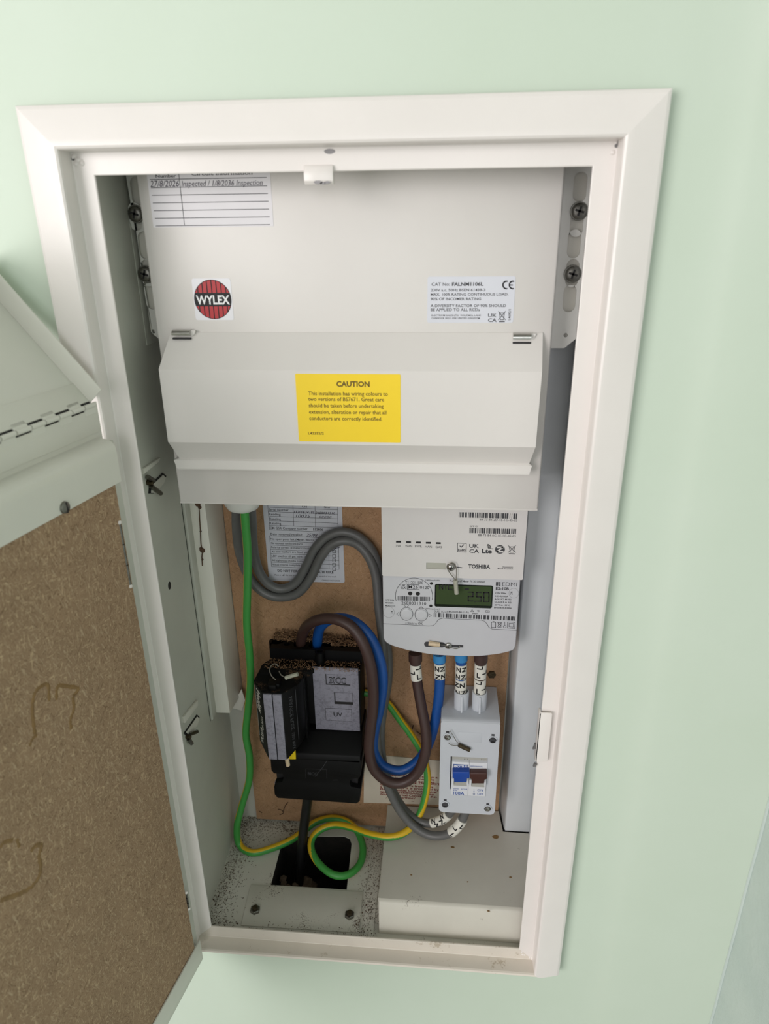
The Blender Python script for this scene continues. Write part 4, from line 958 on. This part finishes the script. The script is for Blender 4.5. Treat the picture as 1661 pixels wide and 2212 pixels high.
# ================================================================== floor furniture
bx_ = MB()
prof = [(150.5, 30.5), (24, 30.5), (20.5, 29.6), (18.6, 27), (13.6, 2), (12.6, -3), (12.2, -8.6), (13.4, -8.6), (14, -3), (19.8, 26.4), (21.4, 28.4), (24, 29.2), (150.5, 29.2)]
cvb = thing('floor_cover', 'folded pale metal cover box on the cabinet floor below the isolator', 'cover', (256, 80, -9))
# top sheet with a notch round the right channel
MB().prism([(176, 23), (340.8, 23), (340.8, 118), (310.5, 118.5), (307.5, 148.5), (174.5, 148.5)], 29.2, 30.5, 'xy').build('cover_top', 'box', cvb)
fr = MB(); fp = [(23, 30.5), (20.5, 29.8), (18.8, 27.5), (14.0, 4), (13.0, -3), (12.6, -8.9), (13.8, -8.9), (14.4, -3), (19.9, 27.0), (21.2, 28.6), (23, 29.2)]
fr.prism(fp, 176, 340.8, 'yz').build('cover_front', 'box', cvb, ang=50)
MB().box(174.6, 175.9, 24, 148, -8.9, 29.4).build('cover_side', 'box', cvb)
for a_, b_, r in ((1070,1808,3.2),(978,1830,1.6),(1102,1895,1.2),(1055,1968,1.2),(888,1890,.9),(1010,1905,.8)):
    p = Wz(a_, b_, 30.6); MB().prism([(p.x+r*1.5*random.uniform(.6,1.1)*math.cos(t), p.y+r*random.uniform(.5,1)*math.sin(t)) for t in [i*math.pi/5 for i in range(10)]], 30.4, 30.75, 'xy').build('rust_patch', 'stain', cvb, smooth=False)
gpl = MB().prism([(26, 58.5), (153.7, 58.8), (154.8, 10.8), (28.5, 9.6)], ZF+.1, ZF+1.4, 'xy').build('gland_plate', 'floor', bevel=.2)
tag(gpl, 'flat dusty metal plate with two nuts at the front of the cabinet floor', 'plate')
for u_, v_ in ((551, 1965), (755, 1976)):
    p = Wz(u_, v_, ZF+3)
    n_ = MB().lathe((p.x, p.y, ZF+1.4), (0,0,1), [(0, 5.4), (3.2, 5.4), (3.6, 4.8)], 6).build('hex_nut', 'steel', gpl, ang=20)
    MB().lathe((p.x, p.y, ZF+4.8), (0,0,1), [(0, 2.9), (2.0, 2.8), (2.2, 2.2)], 12).build('bolt_end', 'rust', n_)
# ================================================================== cables
def cable(name, pts, r, mat, label, extra=None, n=14, sub=6, twist=0.0, group=None):
    P_ = [Vector(p) if len(p) == 3 and isinstance(p, Vector) else W(*p) for p in pts]
    root = thing(name, label, 'cable', tuple(min(P_, key=lambda q: q.z)), group)
    MB().tube(P_, r, n, sub, twist).build('sheath', mat, root, ang=60)
    return root, P_
def sleeve(root, P_, i0, i1, r, mat, letters=None, rot=0.0, name='marker_sleeve', h=5.0, flip=False):
    """a sleeve over the run between control points i0..i1 (fractions allowed), with letters wrapped round it"""
    Q = smooth(P_, 12)
    seg_ = Q[int(i0*12):int(i1*12)+1]
    sl = MB().tube(seg_, r, 18, 1).build(name, mat, root, ang=60)
    if letters:
        fr_ = frames(seg_); L = [0]
        for a_, b_ in zip(seg_, seg_[1:]): L.append(L[-1]+(b_-a_).length)
        tot = L[-1]; m = MB()
        view = (CAM-seg_[len(seg_)//2]).normalized()
        for (ch, s0, ang0, upright) in letters:
            vs, fs = glyphs(ch, .035)
            bm = bmesh.new(); bv = [bm.verts.new((v[0], v[1], 0)) for v in vs]
            for f in fs:
                try: bm.faces.new([bv[i] for i in f])
                except ValueError: pass
            bmesh.ops.triangulate(bm, faces=bm.faces); bmesh.ops.subdivide_edges(bm, edges=bm.edges, cuts=2, use_grid_fill=True); bm.verts.index_update()
            xs = [v.co.x for v in bm.verts]; cxm = (min(xs)+max(xs))/2; n0 = len(m.v); sc_ = h/CAPH
            for v in bm.verts:
                ax_, ay_ = (v.co.x-cxm)*sc_, (v.co.y-CAPH/2)*sc_
                al, ar = (ay_, ax_) if upright else (ax_, -ay_)
                dn = -1 if (seg_[-1]-seg_[0]).z < 0 else 1
                s_ = s0*tot+al*dn; ar = ar*dn
                s_ = min(max(s_, 0), tot)
                j = 0
                while j < len(L)-2 and L[j+1] < s_: j += 1
                tt = (s_-L[j])/max(L[j+1]-L[j], 1e-6); c0 = seg_[j].lerp(seg_[j+1], tt); t_, a_, b_ = fr_[j]
                e1 = (view-t_*view.dot(t_)).normalized(); e2 = t_.cross(e1)
                th = ang0+ar/r
                m.v.append(c0+(e1*math.cos(th)+e2*math.sin(th))*(r+.12))
            m.f += [[v.index+n0 for v in f.verts] for f in bm.faces]; bm.free()
        m.build('letter_print', 'printk', sl, smooth=False)
    return sl
# blue supply tail: cut-out -> over -> loop -> meter
blue_pts = [(686,1402,137),(686,1378,134),(694,1352,128),(722,1336,120),(762,1342,112),(800,1376,107),(821,1425,104),(827,1475,104),(820,1530,106),(808,1585,108),(809,1625,108),(829,1655,108),(868,1664,108),(906,1640,109),(930,1595,110),(943,1540,112),(949,1490,114),(950,1450,115),(949,1412,116)]
r_, P_ = cable('blue_cable', blue_pts, 5.4, 'blue', 'thick blue cable looping from the cut-out up to the meter')
sleeve(r_, P_, 16.7, 17.5, 5.9, 'marker', [('N',.72,-.55,True),('N',.72,.5,False),('N',.22,.65,True),('N',.2,-.4,False)], h=5.2)
sleeve(r_, P_, 17.6, 18, 6.7, 'lblue', name='entry_sleeve')
# brown supply tail
brown_pts = [(650,1402,137),(651,1380,132),(660,1356,122),(684,1340,112),(722,1337,103),(760,1355,97),(788,1398,92),(803,1455,90),(806,1520,90),(800,1575,91),(797,1620,92),(808,1662,92),(838,1688,92),(872,1690,93),(902,1668,94),(919,1625,96),(920,1580,100),(911,1530,106),(902,1480,112),(898,1445,115),(897,1410,116)]
r_, P_ = cable('brown_cable', brown_pts, 5.6, 'brown', 'thick brown cable looping from the cut-out up to the meter')
sleeve(r_, P_, 18.35, 19.4, 6.0, 'marker', [('L',.28,.4,True),('L',.85,.5,False),('L',.55,-.7,False)], h=5.6)
sleeve(r_, P_, 19.5, 20, 7.0, 'brown', name='entry_sleeve')
# short links meter -> isolator
bl_pts = [(996,1410,114),(996,1440,113.5),(995.5,1470,113),(995,1502,112)]
r_, P_ = cable('blue_cable', bl_pts, 5.4, 'blue', 'short blue cable linking the meter down to the isolator')
sleeve(r_, P_, .75, 1.75, 6.0, 'marker', [('N',.28,.45,True),('N',.28,-.6,False),('N',.8,-.45,False),('N',.8,.6,True)], h=5.0)
sleeve(r_, P_, 1.85, 2.85, 6.0, 'marker', [('N',.3,-.25,True),('N',.3,.8,False),('N',.82,-.45,False),('N',.82,.6,True)], h=5.2)
sleeve(r_, P_, 0, .55, 6.7, 'lblue', name='entry_sleeve')
br_pts = [(1039,1410,114),(1038,1440,113.5),(1037,1470,113),(1035,1504,112)]
r_, P_ = cable('brown_cable', br_pts, 5.6, 'brown', 'short brown cable linking the meter down to the isolator')
sleeve(r_, P_, .8, 1.75, 6.2, 'marker', [('L',.68,.3,True),('L',.12,.1,False),('L',.5,-.8,False)], h=5.6)
sleeve(r_, P_, 1.85, 2.9, 6.2, 'marker', [('L',.68,.25,True),('L',.12,.2,False),('L',.5,-.8,False)], h=5.6)
sleeve(r_, P_, 0, .6, 7.0, 'brown', name='entry_sleeve')
# grey tails: gland -> wave -> behind the meter -> isolator
g1 = [(541,1086,98),(544,1130,112),(548,1190,126),(560,1235,134),(582,1263,138),(610,1272,140),(640,1258,141),(662,1222,141),(680,1186,141),(706,1160,142),(738,1149,142),(772,1158,142),(802,1187,142),(818,1230,142),(824,1290,141),(827,1350,138),(838,1410,134),(838,1470,130),(828,1530,126),(822,1590,124),(828,1650,122),(845,1700,120),(868,1742,117),(895,1768,113),(925,1778,109),(955,1770,105),(975,1752,102),(984,1735,101)]
r_, P_ = cable('grey_cable', g1, 4.8, 'grey', 'grey cable with a black and white N sleeve entering the isolator from below')
sleeve(r_, P_, 24.25, 25.7, 5.6, 'marker', [('N',.2,-.3,False),('N',.6,.5,True),('N',.75,-.5,False),('N',.3,.8,True)], h=5.5)
g2 = [(512,1086,98),(511,1130,112),(516,1185,126),(530,1230,134),(552,1265,138),(580,1285,138),(612,1290,138),(645,1280,138),(672,1247,138),(690,1208,138),(713,1179,138),(742,1168,138),(772,1176,140),(797,1204,138),(812,1246,135),(818,1310,130),(826,1380,124),(828,1450,118),(821,1520,114),(813,1580,112),(818,1640,111),(838,1700,110),(862,1748,107),(892,1783,103),(928,1804,98),(966,1802,94),(993,1780,93),(1008,1748,95)]
r_, P_ = cable('grey_cable', g2, 4.8, 'grey', 'grey cable with an L sleeve, lowest loop into the underside of the isolator')
sleeve(r_, P_, 25.3, 26.35, 5.7, 'marker', [('L',.5,-.2,False),('L',.15,.6,True),('L',.8,.75,True)], h=5.5)
# green and yellow earth
def fl_(u_, v_, z): return Wz(u_, v_, z)
e = [(527,1086,90),(530,1130,92),(535,1200,98),(534,1280,104),(533,1350,108),(539,1415,110),(541,1470,110),(536,1530,112),(531,1585,114),(539,1635,116),(538,1685,118),(523,1738,118),(512,1785,112)]
E_ = [W(*q) for q in e]+[fl_(517,1824,-3), fl_(545,1842,-4.5), fl_(588,1832,-4.5), fl_(628,1815,-4), fl_(655,1796,0), fl_(682,1776,5), fl_(717,1767,8), fl_(750,1775,6), fl_(773,1798,2), fl_(784,1832,-1), fl_(777,1867,-3), fl_(752,1889,-2), fl_(722,1890,0), fl_(693,1870,2), fl_(674,1840,6), fl_(674,1812,10), fl_(694,1791,15), fl_(725,1782,20), fl_(760,1788,26), fl_(800,1802,33), fl_(845,1808,38), fl_(880,1794,42), fl_(905,1762,50)]+[W(*q) for q in ((919,1720,120),(923,1675,124),(912,1628,130),(890,1590,136),(862,1552,140),(838,1520,142),(815,1502,143),(787,1496,143))]
root = thing('earth_cable', 'green and yellow earth cable from the gland, coiled once on the cabinet floor', 'cable', tuple(min(E_, key=lambda q: q.z)))
TW = [(0,.415),(11.5,.415),(13.3,-.08),(17,-.08),(20.5,.0),(22.5,.4),(25.3,.5),(27,.1),(28.5,.0),(33,.0),(35.5,-.34),(38,-.4),(43,-.48)]
def earth_twist(f):
    k_ = f*(len(E_)-1)
    for (a_, v0), (b_, v1) in zip(TW, TW[1:]):
        if a_ <= k_ <= b_: return v0+(v1-v0)*(k_-a_)/(b_-a_)
    return TW[-1][1]
MB().tube(E_, 4.1, 16, 6, earth_twist).build('sheath', 'earth', root, ang=60)
# black supply cable
r_, P_ = cable('supply_cable', [(665,1720,112),(662,1745,112),(656,1790,109),(651,1840,103),(647,1885,98),(644,1930,92)], 5.6, 'blackc', 'black supply cable running from the cut-out down through the floor opening')
# ================================================================== shavings and grit
rnd = random.Random(11)
sv = MB()
def shaving(m, p, L, w_):
    a = rnd.uniform(0, 6.28); el = rnd.uniform(-.3, .9); d = Vector((math.cos(a)*math.cos(el), math.sin(a)*math.cos(el), math.sin(el))); n_ = d.cross(Vector((rnd.uniform(-1,1), rnd.uniform(-1,1), rnd.uniform(-1,1)))).normalized()
    k_ = d.cross(n_); p = Vector(p); c_ = rnd.uniform(.1, .5)*L
    q = [p, p+d*L*.5+k_*c_, p+d*L]
    i = len(m.v)
    for t in q: m.v += [t-n_*w_, t+n_*w_]
    m.f += [[i, i+1, i+3, i+2], [i+2, i+3, i+5, i+4]]
for _ in range(1500):
    x = rnd.uniform(54, 151); y = rnd.uniform(138, 149.5)
    if x > 118: y = rnd.uniform(132, 149.5)
    h_ = max(0, (y-136))*.55*(1.2 if x < 100 else .6)
    shaving(sv, (x, y, zt_+rnd.uniform(0, max(h_, .6))), rnd.uniform(1.2, 4.6), rnd.uniform(.2, .6))
for _ in range(900):
    x = rnd.uniform(50, 150); y = rnd.uniform(106, 124); shaving(sv, (x, y, 252+rnd.uniform(0, 1.6)), rnd.uniform(.8, 2.4), rnd.uniform(.12, .35))
sv = sv.build('wood_shavings', 'shav', kind='stuff', smooth=False); tag(sv, 'curled brown wood shavings lying on top of the black cut-out', 'shavings')
gr = MB()
for _ in range(3600):
    k_ = rnd.random()
    if k_ < .42: x = -11+abs(rnd.gauss(0, 14)); y = rnd.uniform(6, 155)
    elif k_ < .62: x = rnd.uniform(-11, 60); y = 155-abs(rnd.gauss(0, 16))
    elif k_ < .86: x = rnd.gauss(162, 7); y = rnd.uniform(5, 150)
    else: x = rnd.uniform(-8, 172); y = rnd.uniform(4, 16)
    if x > 174 or x < -11.5 or not 3 < y < 156: continue
    if 46 < x < 137 and 59 < y < 136: continue
    on = 26 < x < 155 and 9 < y < 59
    if on and rnd.random() < .8: continue
    shaving(gr, (x, y, ZF+(1.5 if on else (1.1 if 158 < x < 170 else .15))), rnd.uniform(.4, 1.9), rnd.uniform(.1, .38))
gr = gr.build('floor_grit', 'grit', kind='stuff', smooth=False); tag(gr, 'dark grit and dust scattered over the cabinet floor', 'grit')
